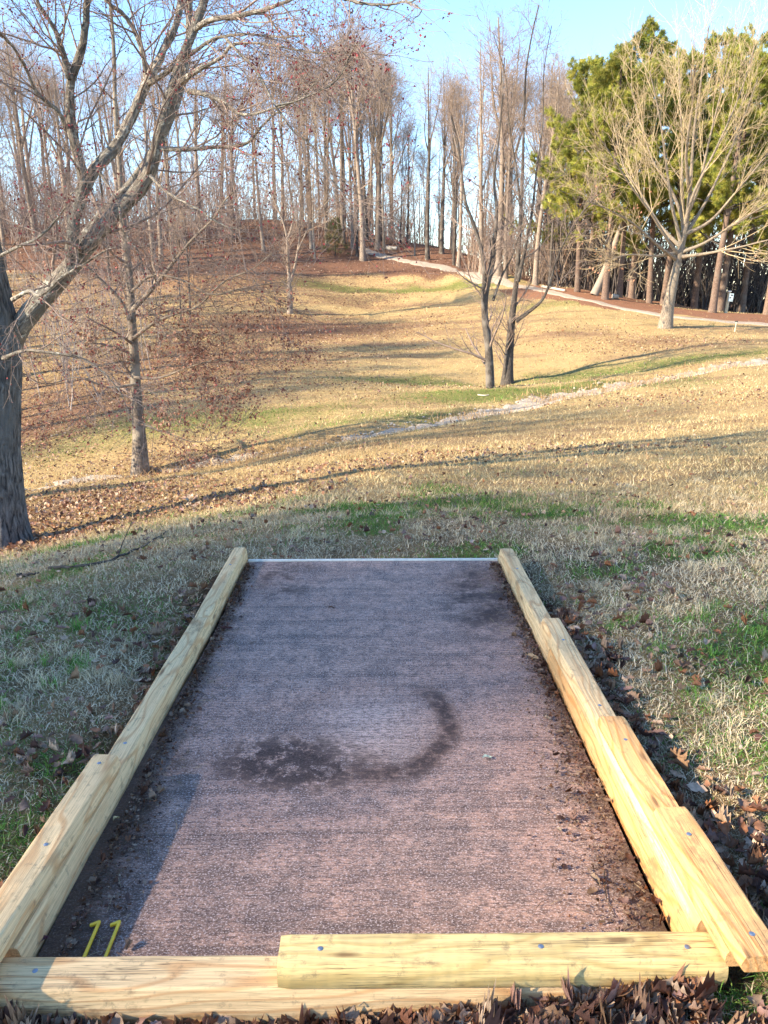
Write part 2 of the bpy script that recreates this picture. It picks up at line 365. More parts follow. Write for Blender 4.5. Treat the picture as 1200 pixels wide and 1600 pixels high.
def lumber_material(name, c1, c2, c3, chatter=0.0, seed=0.0):
    m, nt, b = mat(name, .75, .25); N = NT(nt)
    T = N.n('ShaderNodeTexCoord').outputs['Object']; Tm = N.mapping(T, (1, 1, 1), loc=(seed, seed*.37, seed*.21))
    warp = N.n('ShaderNodeTexNoise', Vector=N.mapping(Tm, (1.3, 6, 6)), Scale=1.0, Detail=2.0).outputs['Fac']
    sp = N.n('ShaderNodeSeparateXYZ', Vector=Tm)
    rr = N.math('ADD', N.math('MULTIPLY', sp.outputs[1], 26.0), N.math('MULTIPLY', sp.outputs[2], 19.0)); rr = N.math('ADD', rr, N.math('MULTIPLY', warp, 11.0))
    ringv = N.math('SINE', N.math('MULTIPLY', rr, 5.0)); fine = N.noise(N.mapping(Tm, (3, 170, 170)), 1.0, 5, .75)
    blot = N.noise(N.mapping(Tm, (2.5, 9, 9)), 1.0, 4, .6)
    col = N.mix(N.mapr(ringv, .45, 1.0, 0, .9), (*c1,), (*c2,))
    col = N.mix(N.mapr(fine, .46, .66, 0, .75), col, (*c3,))
    col = N.mix(N.mapr(N.noise(N.mapping(Tm, (14, 300, 300)), 1.0, 3, .7), .56, .68, 0, .5), col, (.20, .13, .07))
    col = N.mix(N.mapr(blot, .5, .75, 0, .5), col, (*c2,))
    kn = N.n('ShaderNodeTexVoronoi', Vector=N.mapping(Tm, (3.2, 14, 14)), Scale=1.0)
    col = N.mix(N.mapr(kn.outputs['Distance'], .05, .14, .8, 0), col, (.16, .08, .035))
    ck = N.noise(N.mapping(Tm, (1.6, 90, 90), loc=(7, 2, 5)), 1.0, 3, .6); ck2 = N.noise(N.mapping(Tm, (3, 5, 5), loc=(1, 9, 4)), 1.0, 2)
    crack = N.math('MULTIPLY', N.mapr(N.math('ABSOLUTE', N.math('SUBTRACT', ck, .5)), .0, .02, 1, 0), N.mapr(ck2, .5, .6)); col = N.mix(N.math('MULTIPLY', crack, .85), col, (.06, .038, .022))
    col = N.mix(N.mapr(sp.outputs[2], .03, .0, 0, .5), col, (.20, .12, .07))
    dirt = N.noise(Tm, 28, 5, .7); col = N.mix(N.mapr(dirt, .57, .70, 0, .6), col, (.17, .12, .075))
    stn = N.noise(N.mapping(Tm, (5, 11, 11), loc=(3, 1, 2)), 1.0, 5, .7); col = N.mix(N.mapr(stn, .6, .68, 0, .65), col, (.24, .15, .075))
    link(nt, col, b.inputs['Base Color'])
    h = N.math('ADD', N.math('MULTIPLY', ringv, .3), fine)
    if chatter:
        w = N.math('SINE', N.math('ADD', N.math('MULTIPLY', sp.outputs[0], 190.0), N.math('MULTIPLY', N.noise(Tm, 9, 3), 9.0))); h = N.math('ADD', h, N.math('MULTIPLY', w, chatter*.28))
    link(nt, N.bump(h, .6, .003), b.inputs['Normal'])
    return m
L_a = ((.78, .55, .29), (.60, .34, .15), (.42, .26, .13))
L_g = ((.78, .56, .24), (.58, .40, .15), (.42, .30, .12))
L_o = ((.74, .42, .17), (.60, .26, .08), (.44, .22, .09))

m_, nt_, b_ = mat('screw_steel', .5, .5); b_.inputs['Metallic'].default_value = .9; b_.inputs['Base Color'].default_value = (.30, .34, .40, 1); M_screw = m_
def plain(name, c, rough=.6, spec=.3, nz=.15, sc=20):
    m, nt, b = mat(name, rough, spec); N = NT(nt); P = N.n('ShaderNodeNewGeometry').outputs['Position']
    col = N.mix(N.mapr(N.noise(P, sc, 4), .3, .7), tuple(v*(1-nz) for v in c), tuple(min(1, v*(1+nz)) for v in c)); link(nt, col, b.inputs['Base Color'])
    return m
M_yellow = plain('yellow_paint', (.80, .50, .03), .4, .5, .1)

# ------------------------------------------------------------------ layout anchors on the terrain
PATH = [hit(*p) for p in [(560, 386), (585, 396), (620, 405), (660, 413), (700, 421), (745, 431), (790, 441), (830, 450), (880, 461), (940, 474), (1000, 487), (1060, 496), (1130, 503), (1200, 508), (1300, 514)]]
PATHW = [1.0, 1.1, 1.2, 1.3, 1.5, 1.5, 1.2, 1.0, .9, .85, .8, .8, .8, .8, .8]
PINEROW = [hit(*p) for p in [(850, 452), (905, 460), (960, 471), (1020, 480), (1100, 490), (1200, 496), (1300, 502)]]
GREEN = [(hit(560, 453), 9, 1.3, 1.0), (hit(700, 452), 6, 1.2, .9), (hit(430, 470), 7, .7, .5), (hit(820, 612), 6, 2.2, .9), (hit(690, 600), 5, 1.6, .75), (hit(600, 655), 6, 1.8, .6), (hit(330, 655), 7, 3, .7), (hit(130, 690), 6, 3, .6), (hit(950, 585), 6, 2, .7), (hit(1100, 560), 7, 2, .7),  # olive blobs in the ridge hollow and right-hand stripe paint tree shadow; rest grass
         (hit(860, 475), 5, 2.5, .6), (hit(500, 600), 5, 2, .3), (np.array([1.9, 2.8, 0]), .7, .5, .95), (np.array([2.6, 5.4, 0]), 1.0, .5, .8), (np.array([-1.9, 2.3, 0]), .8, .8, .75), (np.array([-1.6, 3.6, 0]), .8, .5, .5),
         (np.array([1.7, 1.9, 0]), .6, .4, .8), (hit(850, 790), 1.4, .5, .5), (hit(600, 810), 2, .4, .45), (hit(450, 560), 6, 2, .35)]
LBX = [hit(*p) for p in [(-300, 420), (0, 425), (230, 432), (330, 436), (450, 431), (560, 430), (650, 432), (715, 438)]]
LITTER = [(hit(20, 850), 1.6, 1.2, .7), (hit(400, 600), 9, 4, .42), (hit(560, 540), 9, 5, .40), (hit(650, 500), 6, 3, .45), (hit(620, 720), 6, 1.5, .3), (hit(900, 520), 5, 2.5, .4), (hit(1100, 620), 5, 2, .3), (hit(250, 800), 2.5, 1.2, .42), (hit(100, 640), 5, 9, .7), (hit(60, 800), 3, 3.5, .62), (hit(470, 515), 8, 6, .85), (hit(300, 560), 8, 9, .7), (hit(560, 470), 6, 2.5, .6), (hit(230, 730), 2.5, 3, .5), (np.array([-25, 40, 0]), 14, 25, .7), (hit(1030, 530), 5, 3, .55),
          (hit(500, 415), 14, 7, 1.0), (hit(300, 430), 16, 12, .75), (hit(680, 400), 10, 6, 1.0)]
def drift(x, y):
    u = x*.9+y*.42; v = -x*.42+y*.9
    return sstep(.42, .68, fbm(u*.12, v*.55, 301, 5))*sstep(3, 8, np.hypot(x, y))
def ground_masks(x, y):
    wx = x+(fbm(x*.5, y*.5, 21)-.5)*3*sstep(5, 15, np.hypot(x, y)); wy = y+(fbm(x*.5, y*.5, 22)-.5)*3*sstep(5, 15, np.hypot(x, y))
    g = .22*fbm(x*.8, y*.8, 31)+.1+.45*sstep(.5, .72, fbm(x*1.5+40, y*1.5, 36))*sstep(11, 6, np.hypot(x, y)); l = .10*fbm(x*.6, y*.6, 32)+np.zeros_like(x)
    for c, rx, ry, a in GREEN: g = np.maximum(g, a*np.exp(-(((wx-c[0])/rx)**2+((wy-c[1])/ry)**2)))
    for c, rx, ry, a in LITTER: l = np.maximum(l, a*np.exp(-(((wx-c[0])/rx)**2+((wy-c[1])/ry)**2)))
    l = np.maximum(l, sstep(-.8, 1.2, wy-np.interp(wx, [p[0] for p in LBX], [p[1] for p in LBX])))
    d, par = polydist(wx, wy, PINEROW); pin = sstep(3.6, 2.0, d)*.9; pin = np.maximum(pin, .8*sstep(47, 50, wy)*sstep(12, 15, wx))
    dd, _ = polydist(x, y, PATH); l = l*sstep(1.3, 3.0, dd) if False else l
    n = fbm(x*5, y*5, 44)
    dirt = np.zeros_like(x)
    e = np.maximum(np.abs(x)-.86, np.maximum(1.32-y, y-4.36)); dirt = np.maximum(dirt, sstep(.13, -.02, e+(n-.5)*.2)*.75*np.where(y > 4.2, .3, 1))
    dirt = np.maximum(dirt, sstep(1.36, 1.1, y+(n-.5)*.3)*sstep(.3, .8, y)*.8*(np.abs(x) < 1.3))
    rr_ = np.hypot(x, y); dirt = np.maximum(dirt, (.30+.35*fbm(x*4, y*4, 47))*sstep(9, 4, rr_))
    return l, g, pin, dirt

# ------------------------------------------------------------------ ground sheet
def axis(a0, a1, n, p): 
    t = np.linspace(0, 1, n); return a0+(a1-a0)*t**p
gx = np.concatenate([-axis(.0, 420, 250, 3.0)[::-1][:-1], axis(.0, 420, 250, 3.0)])
gy = np.concatenate([-axis(0, 120, 60, 2.4)[::-1][:-1], axis(0, 600, 520, 2.3)])
GX, GY = np.meshgrid(gx, gy); 
GZ = height(GX, GY)
ny, nx = GX.shape; idx = np.arange(ny*nx).reshape(ny, nx)
FQ = np.stack([idx[:-1, :-1], idx[:-1, 1:], idx[1:, 1:], idx[1:, :-1]], -1).reshape(-1, 4)
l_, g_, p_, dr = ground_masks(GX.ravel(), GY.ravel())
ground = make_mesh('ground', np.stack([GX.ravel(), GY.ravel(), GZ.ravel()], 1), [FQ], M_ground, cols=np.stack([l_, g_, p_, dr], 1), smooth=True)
tag(ground, kind='structure')

def ribbon(name, pts, widths, mat_, zoff, ns, nw, edge=.25):
    P, Wd = resample(np.array(pts), widths, ns); T = np.gradient(P[:, :2], axis=0); T /= np.linalg.norm(T, axis=1, keepdims=True); Nn = np.stack([-T[:, 1], T[:, 0]], 1)
    s = np.linspace(-1, 1, nw)
    jl = 1+edge*(fbm(np.arange(ns)*.35, np.zeros(ns), 61)-.5)*2; jr = 1+edge*(fbm(np.arange(ns)*.35, np.ones(ns)*7, 62)-.5)*2
    off = np.where(s[None] < 0, s[None]*jl[:, None], s[None]*jr[:, None])*Wd[:, None]*.5
    X = P[:, None, 0]+Nn[:, None, 0]*off; Y = P[:, None, 1]+Nn[:, None, 1]*off
    Z = height(X, Y)+zoff-(np.abs(s)[None]**6)*zoff*1.6
    i = np.arange(ns*nw).reshape(ns, nw); Fq = np.stack([i[:-1, :-1], i[1:, :-1], i[1:, 1:], i[:-1, 1:]], -1).reshape(-1, 4)
    return make_mesh(name, np.stack([X.ravel(), Y.ravel(), Z.ravel()], 1), [Fq], mat_, smooth=True)
tag(ribbon('path', PATH, PATHW, M_path, .05, 260, 13, .5), kind='structure')

# ------------------------------------------------------------------ sky, sun, camera
w = bpy.data.worlds.new('World'); scene.world = w; w.use_nodes = True; nt = w.node_tree
SUN_EL, SUN_AZ = R(29), R(68)       # light travels towards +X (sin) and +Y (cos)
tr_ = Vector((math.sin(SUN_AZ)*math.cos(SUN_EL), math.cos(SUN_AZ)*math.cos(SUN_EL), -math.sin(SUN_EL)))
sky = nt.nodes.new('ShaderNodeTexSky'); sky.sky_type = 'NISHITA'; sky.sun_disc = False; sky.sun_elevation = SUN_EL
sky.sun_rotation = math.atan2(-tr_.x, -tr_.y); sky.altitude = 300; sky.air_density = 1.0; sky.dust_density = .0; sky.ozone_density = 3.0
hs = nt.nodes.new('ShaderNodeHueSaturation'); hs.inputs['Saturation'].default_value = 1.06; nt.links.new(sky.outputs[0], hs.inputs['Color'])
bg = nt.nodes['Background']; bg.inputs['Strength'].default_value = .145; nt.links.new(hs.outputs[0], bg.inputs['Color'])
sl = bpy.data.lights.new('sun', 'SUN'); sl.energy = 4.9; sl.angle = R(.9); sl.color = (1.0, .85, .63)
so = bpy.data.objects.new('sun', sl); COL.objects.link(so); so.rotation_mode = 'QUATERNION'; so.rotation_quaternion = tr_.to_track_quat('-Z', 'Y'); so.location = (-30, -20, 20)
cam = bpy.data.cameras.new('camera'); co = bpy.data.objects.new('camera', cam); COL.objects.link(co); scene.camera = co
cam.sensor_fit = 'VERTICAL'; cam.sensor_height = 36; cam.lens = 36*F/1600; cam.clip_end = 3000; cam.clip_start = .05
co.location = (0, 0, EYE); co.rotation_euler = (R(90)-PITCH, 0, -YAW)
vs = scene.view_settings; vs.view_transform = 'Standard'; vs.look = 'None'; vs.gamma = 1; vs.exposure = 1.70; vs.use_curve_mapping = False

# ------------------------------------------------------------------ tee pad and timbers
def slab():
    nx_, ny_ = 60, 110
    xs = np.linspace(-.74, .735, nx_); ys = np.linspace(1.44, 4.27, ny_); X, Y = np.meshgrid(xs, ys)
    Z = (fbm(X*3, Y*3, 71)-.5)*.006-.004*sstep(.66, .74, np.abs(X))
    X = X-(.075*sstep(3.6, 1.8, Y))*sstep(-.2, -.74, X); V = [np.stack([X.ravel(), Y.ravel(), Z.ravel()], 1)]; i = np.arange(nx_*ny_).reshape(ny_, nx_)
    Fs = [np.stack([i[:-1, :-1], i[:-1, 1:], i[1:, 1:], i[1:, :-1]], -1).reshape(-1, 4)]
    ring = np.concatenate([i[0], i[1:, -1], i[-1, :-1][::-1], i[1:-1, 0][::-1]]); b = V[0][ring].copy(); b[:, 2] = -.12; V.append(b); j = nx_*ny_+np.arange(len(ring))
    Fs.append(np.stack([ring, j, np.roll(j, -1), np.roll(ring, -1)], -1)); 
    return make_mesh('tee_pad', np.concatenate(V), Fs, M_pad, smooth=False)
pad = tag(slab(), 'mauve brushed concrete tee pad with a dark ring stain framed by timbers', 'tee pad')

def timber(label, a, b, width, z0, z1, lum, screws=(), chatter=.0, nd=(0, 0), seed=0.0, rnd=.30, cat='timber', name='landscape_timber'):
    """a,b: world (x,y) of the centre line ends; cross section with bulging rounded sides"""
    a = np.array(a, float); b = np.array(b, float); L = np.linalg.norm(b-a); c = (a+b)/2; ang = math.atan2(b[1]-a[1], b[0]-a[0])
    root = empty(name, (c[0], c[1], z0), ang)
    tag(root, label, cat, 'landscape timbers edging the tee pad')
    h = z1-z0; w2 = width/2; bl = min(.2*h, .012)*(rnd/.3)
    t = np.concatenate([[0, .03], np.linspace(.1, .9, 8), [.97, 1]])
    xx = w2-bl*(2*t-1)**2; xx[0] -= .0045; xx[-1] -= .0045
    prof = np.stack([xx, h*(1-t)], 1)
    lp = np.stack([-prof[:, 0], prof[:, 1]], 1)[::-1]; prof = np.vstack([prof, lp]); npf = len(prof)
    ns = max(int(L/.02), 8); xs = np.linspace(-L/2, L/2, ns); V = []
    for i_, x in enumerate(xs):
        e = min(x+L/2, L/2-x); k = 1-.05*math.exp(-e/.004)
        j = (vnoise(np.array([x*9+seed*7]*npf), np.arange(npf)*.9, 5)-.5)*.0022
        y = prof[:, 0]*k*(1+j/w2); z = (prof[:, 1]-h/2)*k+h/2+j*.7
        V.append(np.stack([np.full(npf, x), y, z], 1))
    V = np.concatenate(V); i = np.arange(ns*npf).reshape(ns, npf)
    Fq = np.stack([i[:-1], np.roll(i[:-1], -1, 1), np.roll(i[1:], -1, 1), i[1:]], -1).reshape(-1, 4)
    o = make_mesh('beam', V, [Fq[:, ::-1], i[0][None], i[-1][None][:, ::-1]], lumber_material('lumber_%s' % round(seed, 1), *lum, chatter=chatter, seed=seed), root, smooth=False)
    me = o.data; sm = np.full(len(me.polygons), True); sm[-2:] = False; me.polygons.foreach_set('use_smooth', sm)
    try: me.set_sharp_from_angle(angle=R(24))
    except Exception: pass
    for (sx, sy) in screws:
        t = np.arange(14)*2*np.pi/14; rr = .0062
        Vs = np.concatenate([[[sx, sy, h+.0022]], np.stack([sx+rr*.55*np.cos(t), sy+rr*.55*np.sin(t), np.full(14, h+.0024)], 1), np.stack([sx+rr*np.cos(t), sy+rr*np.sin(t), np.full(14, h+.001)], 1), np.stack([sx+rr*np.cos(t), sy+rr*np.sin(t), np.full(14, h-.004)], 1)])
        a1 = 1+np.arange(14); a2 = a1+14; a3 = a2+14
        Fs = [np.stack([np.zeros(14, int), a1, np.roll(a1, -1)], 1), np.stack([a1, a2, np.roll(a2, -1), np.roll(a1, -1)], 1), np.stack([a2, a3, np.roll(a3, -1), np.roll(a2, -1)], 1)]
        make_mesh('screw', Vs, Fs, M_screw, root)
    return root
# front (local x runs along world +X)
timber('long pale front timber lying on the leaves under the upper front timber, knotty left end', (-.888, 1.382), (.716, 1.372), .112, -.055, .070, L_a, [(-.68, .005)], 0, seed=1.0)
timber('upper front timber with greenish machined top, stacked on the long front timber', (-.212, 1.369), (.770, 1.362), .100, .0715, .143, L_g, [(-.40, -.002), (.09, .0), (.415, -.004)], .45, seed=2.0, rnd=.26)
# right side, from far to near
timber('far right timber, lowest and reaching the far end of the pad', (.783, 4.27), (.790, 2.98), .094, -.04, .078, L_a, [(-.3, 0)], .3, seed=3.0)
timber('bottom course timber under the stepped right timbers', (.790, 2.975), (.795, 1.435), .096, -.04, .078, L_o, [], 0, seed=3.6)
timber('second right timber from the far end, knotty top, one step up', (.785, 3.12), (.793, 1.435), .094, .0795, .148, L_a, [(-.62, .0), (-.1, .0)], .5, seed=4.0)
timber('right timber with wavy grain on its pale top, between knotty and nearest ones', (.785, 2.235), (.795, 1.300), .096, .1495, .192, L_o, [(-.33, 0), (.18, 0)], 0, seed=5.0, rnd=.3)
timber('nearest right timber, topmost with bright orange inner face and sawn end', (.783, 1.715), (.800, 1.245), .100, .1935, .236, L_o, [(-.13, 0), (.18, .0)], .6, seed=6.0, rnd=.34)
# left side
timber('far left timber with swirling grain, butted to the long left one', (-.788, 4.33), (-.803, 3.325), .088, -.04, .072, L_a, [(-.2, 0)], 0, seed=7.0)
timber('long left timber running down the pad edge beneath the upper left one', (-.803, 3.318), (-.868, 1.450), .092, -.04, .074, L_a, [(.1, .0)], .2, seed=8.0)
timber('upper left timber with battered brown patches, set on the long left timber', (-.842, 2.115), (-.905, 1.100), .094, .0755, .145, L_a, [(-.46, .0), (-.1, .005)], .2, seed=9.0)
# far edging strip of the pad
strip = make_mesh('edging_strip', *(lambda V, Fs: (V, Fs))(np.array([(x, y, z) for x in (-.735, .735) for y, z in ((4.272, -.10), (4.272, .008), (4.292, .008), (4.292, -.10))]) +
                  np.array([[0, (-.045 if i > 3 else .045), 0] for i in range(8)])*0, [np.array([[0, 1, 5, 4], [1, 2, 6, 5], [2, 3, 7, 6], [3, 0, 4, 7], [0, 3, 2, 1], [4, 5, 6, 7]])]), plain('pale_edging', (.72, .68, .58), .7, .2, .12, 40))
tag(strip, 'thin whitish edging strip across the far end of the pad', 'edging')

# yellow house numerals lying on the pad, reading 11
def numeral(x, y0, y1, label):
    t = .0075; zt = .011
    pl = [(x-t/2, y0), (x+t/2, y0), (x+t/2, y1), (x-t*.2, y1+.002), (x-.021, y1-.010), (x-.019, y1-.0165), (x-t/2, y1-.0095)]
    n = len(pl); V = [(a, b, .0035) for a, b in pl]+[(a, b, zt) for a, b in pl]
    me = bpy.data.meshes.new('numeral'); me.from_pydata(V, [], [tuple(range(n, 2*n)), tuple(reversed(range(n)))]+[(i, (i+1) % n, n+(i+1) % n, n+i) for i in range(n)]); me.materials.append(M_yellow)
    o = bpy.data.objects.new('numeral_one', me); COL.objects.link(o)
    bv = o.modifiers.new('b', 'BEVEL'); bv.width = .0015; bv.segments = 2
    return tag(o, label, 'number', 'yellow numerals reading 11')
numeral(-.697, 1.449, 1.590, 'yellow numeral 1 on the pad, the one nearer the left timber')
numeral(-.646, 1.449, 1.590, 'yellow numeral 1 on the pad, the one farther from the left timber')

# ------------------------------------------------------------------ grass blades
def in_pad(x, y, m=0.0): return (x > -.935+m) & (x < .845-m) & (y > 1.318+m) & (y < 4.3-m)
STRAW = np.array([[.66, .51, .26], [.58, .44, .21], [.74, .61, .36], [.46, .34, .17], [.32, .23, .13]]); GREENC = np.array([[.10, .25, .035], [.16, .33, .06], [.23, .34, .08], [.06, .15, .03]]); FROST = np.array([[.80, .68, .48], [.70, .59, .40], [.84, .74, .54], [.52, .44, .30], [.38, .29, .19]])
def blades(name, label, X, Y, ln, wd, tilt, cols, bent, z0=None, cat='grass'):
    m = len(X); Z = height(X, Y) if z0 is None else z0
    az = rng.random(m)*2*np.pi; d = np.stack([np.cos(az), np.sin(az), np.zeros(m)], 1); wv = np.stack([-np.sin(az), np.cos(az), np.zeros(m)], 1)
    aw = rng.random(m)*np.pi*2; wv = np.stack([np.cos(aw), np.sin(aw), np.zeros(m)], 1)
    B = np.stack([X, Y, Z-.004], 1); up = np.array([0, 0, 1.0])
    th = tilt; s1 = (np.cos(th)[:, None]*up+np.sin(th)[:, None]*d)
    if bent:
        th2 = np.minimum(th+.5+.6*rng.random(m), 1.75); s2 = (np.cos(th2)[:, None]*up+np.sin(th2)[:, None]*d)
        mid = B+s1*(ln*.5)[:, None]; tipp = mid+s2*(ln*.5)[:, None]; w_ = (wv*wd[:, None]*.5)
        V = np.stack([B-w_, B+w_, mid+w_*.8, mid-w_*.8, tipp], 1).reshape(-1, 3); i = np.arange(m)[:, None]*5
        Fs = [i+np.array([[0, 1, 2, 3]]), i+np.array([[3, 2, 4]])]; k = 5
    else:
        w_ = (wv*wd[:, None]*.5); V = np.stack([B-w_, B+w_, B+s1*ln[:, None]], 1).reshape(-1, 3); i = np.arange(m)[:, None]*3; Fs = [i+np.array([[0, 1, 2]])]; k = 3
    o = make_mesh(name, V, Fs, M_blade, cols=np.repeat(cols, k, 0))
    return tag(o, label, cat, kind='stuff')
def sample(n, r0, r1, half=R(38)):
    r = np.exp(rng.uniform(math.log(r0), math.log(r1), n)); t = rng.uniform(-half, half, n); return r*np.sin(t), r*np.cos(t)
def grass_cols(X, Y):
    l, g, p, dr = ground_masks(X, Y); n = len(X); r = np.hypot(X, Y)
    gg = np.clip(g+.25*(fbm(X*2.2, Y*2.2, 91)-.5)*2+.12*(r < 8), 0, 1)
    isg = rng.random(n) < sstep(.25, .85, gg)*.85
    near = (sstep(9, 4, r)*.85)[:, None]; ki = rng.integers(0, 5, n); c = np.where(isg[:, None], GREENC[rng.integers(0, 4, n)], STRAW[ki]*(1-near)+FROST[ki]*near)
    patch = fbm(X*1.1, Y*1.1, 77)
    c = c*(.82+.36*patch)[:, None]
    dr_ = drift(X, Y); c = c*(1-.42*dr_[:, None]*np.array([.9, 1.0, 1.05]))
    c = np.where((rng.random(n) < np.clip(l*.5, 0, .6))[:, None] & ~isg[:, None], c*np.array([.62, .45, .38]), c)
    return c, l, g, p, dr
GR, _ = polydist(np.zeros(1), np.zeros(1), GULLY)
def keep_mask(X, Y, l, p, dr):
    gd, _ = polydist(X, Y, GULLY); pd, _ = polydist(X, Y, PATH)
    k = ~in_pad(X, Y) & (rng.random(len(X)) > np.clip((dr-.5)*2, 0, .96)) & ((gd > .75) | (rng.random(len(X)) < .12+.2*gd)) & (pd > 1.0) & (rng.random(len(X)) > np.clip(p, 0, .9)) & (rng.random(len(X)) > np.clip(l-.35, 0, .8))
    return k
def do_grass(N_, r0, r1, bent, name, label, L0, L1, W0, W1, half=R(38)):
    X, Y = sample(N_, r0, r1, half); c, l, g, p, dr = grass_cols(X, Y); k = keep_mask(X, Y, l, p, dr); X, Y, c = X[k], Y[k], c[k]
    r = np.hypot(X, Y); n = len(X); cl = fbm(X*2.6, Y*2.6, 55)
    ln = (L0+L1*r)*np.exp(.35*rng.normal(size=n))*(.55+.9*cl); wd = (W0+W1*r)*(.7+.6*rng.random(n)); tilt = np.clip(np.abs(rng.normal(.95, .4, n)), 0, 1.5)
    return blades(name, label, X, Y, ln, wd, tilt, c, bent)
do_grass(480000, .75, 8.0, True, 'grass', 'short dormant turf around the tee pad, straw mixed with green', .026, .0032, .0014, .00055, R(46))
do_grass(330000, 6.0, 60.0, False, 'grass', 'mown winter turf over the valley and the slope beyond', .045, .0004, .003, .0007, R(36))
# pale tufts
def tufts():
    Xs, Ys, Ls, Cs, Wd = [], [], [], [], []
    spots = [(2.15, 3.4, .5, 30), (2.5, 3.0, .35, 26), (-1.62, 2.75, .22, 10), (-1.75, 2.3, .2, 8), (1.9, 2.2, .25, 12), (1.2, 2.3, .2, 8), (1.5, 1.35, .2, 10), (2.4, 4.3, .5, 18), (1.0, .98, .12, 7), (-1.35, 3.1, .2, 8), (1.3, 5.6, .6, 14), (2.6, 6.8, .9, 22), (-2.4, 3.3, .4, 12), (-2.2, 2.0, .3, 8), (3.3, 5.4, .6, 16), (1.5, 4.3, .4, 10), (.3, 5.4, .9, 10)]
    for cx, cy, sp, nt_ in spots:
        for _ in range(nt_):
            x, y = cx+rng.normal()*sp, cy+rng.normal()*sp
            if in_pad(np.array([x]), np.array([y]), -.08)[0]: continue
            n = int(rng.integers(25, 60)); rr = .03
            Xs.append(x+rng.normal(size=n)*rr); Ys.append(y+rng.normal(size=n)*rr); Ls.append(.055+.05*rng.random(n)); Wd.append(np.full(n, .0016+.0004*math.hypot(x, y)))
            Cs.append(np.array([.66, .54, .34])*(.75+.45*rng.random((n, 1))))
    for cx, cy, sp, nt_ in [(1.75, 2.95, .35, 16), (1.55, 2.3, .25, 10), (2.3, 5.0, .5, 14), (-1.6, 2.0, .35, 16), (-1.45, 3.2, .2, 9), (1.65, 1.8, .3, 12), (.3, 1.08, .5, 3), (-1.9, 1.7, .3, 8), (1.25, 3.3, .2, 7)]:
        for _ in range(nt_):
            x, y = cx+rng.normal()*sp, cy+rng.normal()*sp
            if in_pad(np.array([x]), np.array([y]), -.08)[0]: continue
            n = int(rng.integers(30, 70)); rr = .028
            Xs.append(x+rng.normal(size=n)*rr); Ys.append(y+rng.normal(size=n)*rr); Ls.append(.04+.05*rng.random(n)); Wd.append(np.full(n, .0018+.0003*math.hypot(x, y)))
            Cs.append(GREENC[rng.integers(0, 3, n)]*(.8+.5*rng.random((n, 1))))
    X = np.concatenate(Xs); Y = np.concatenate(Ys); k = ~in_pad(X, Y, -.015); X, Y = X[k], Y[k]
    blades('grass_tufts', 'loose pale and green grass tufts standing above the turf', X, Y, np.concatenate(Ls)[k], np.concatenate(Wd)[k], np.abs(rng.normal(.55, .35, len(X))), np.concatenate(Cs)[k], True)
tufts()

# ------------------------------------------------------------------ fallen leaves
LEAFC = np.array([[.42, .30, .21], [.26, .15, .12], [.13, .055, .032], [.20, .095, .05], [.30, .18, .105], [.09, .045, .035], [.24, .10, .045], [.36, .25, .17], [.20, .12, .08]])
def big_leaves(name, label, X, Y, Z, size, flat, dark=1.0):
    """curled dry leaves, 5 stations x 3 across"""
    m = len(X); K = 9; st = np.linspace(0, 1, K); wprof = np.array([.03, .40, .85, .62, 1.0, .70, .82, .42, .02])
    flat = flat*.4; size = np.minimum(size, .056); az = rng.random(m)*2*np.pi; d = np.stack([np.cos(az), np.sin(az), np.clip(rng.normal(0, flat, m), -.7, .7)], 1); d /= np.linalg.norm(d, axis=1, keepdims=True)
    n = np.stack([rng.normal(0, flat*1.2, m), rng.normal(0, flat*1.2, m), np.ones(m)], 1); wv = np.cross(n, d); wv /= np.linalg.norm(wv, axis=1, keepdims=True); up = np.cross(d, wv)
    s = (size*(.55+.8*rng.random(m)))[:, None, None]; curl = rng.normal(.6, .8, (m, 1)); cup = rng.normal(.7, .8, (m, 1)); asp = (.24+.17*rng.random((m, 1)))
    C = np.stack([X, Y, Z], 1)[:, None]; th = curl*(st[None]-.5)*1.6
    cx_ = np.concatenate([np.zeros((m, 1)), np.cumsum(np.cos((th[:, 1:]+th[:, :-1])/2), 1)/(K-1)], 1); cz_ = np.concatenate([np.zeros((m, 1)), np.cumsum(np.sin((th[:, 1:]+th[:, :-1])/2), 1)/(K-1)], 1)
    cx_ = cx_-cx_.mean(1, keepdims=True); cz_ = cz_-cz_.min(1, keepdims=True)
    spine = C+s*(d[:, None]*cx_[..., None]+up[:, None]*cz_[..., None]); rows_ = []
    for q in (-1.0, -.55, 0.0, .55, 1.0):
        ww = wprof[None]*asp*(1+.12*rng.normal(size=(m, K)))*q; lift = (np.abs(ww)**1.5)*cup*2.2+rng.normal(0, .012, (m, K))*(abs(q) > 0)
        rows_.append(spine+s*(wv[:, None]*(ww*np.cos(np.clip(cup*q*.8, -1.2, 1.2)))[..., None]+up[:, None]*lift[..., None]))
    V = np.stack(rows_, 2).reshape(-1, 3); i = np.arange(m)[:, None, None, None]*(K*5)+np.arange(K-1)[None, :, None, None]*5+np.arange(4)[None, None, :, None]
    Fq = (i+np.array([0, 1, 6, 5])).reshape(-1, 4)
    c = LEAFC[rng.integers(0, len(LEAFC), m)]*(.7+.7*rng.random((m, 1)))*dark
    o = make_mesh(name, V, [Fq], M_leaf, cols=np.repeat(c, 45, 0), smooth=True)
    return tag(o, label, 'leaves', kind='stuff')
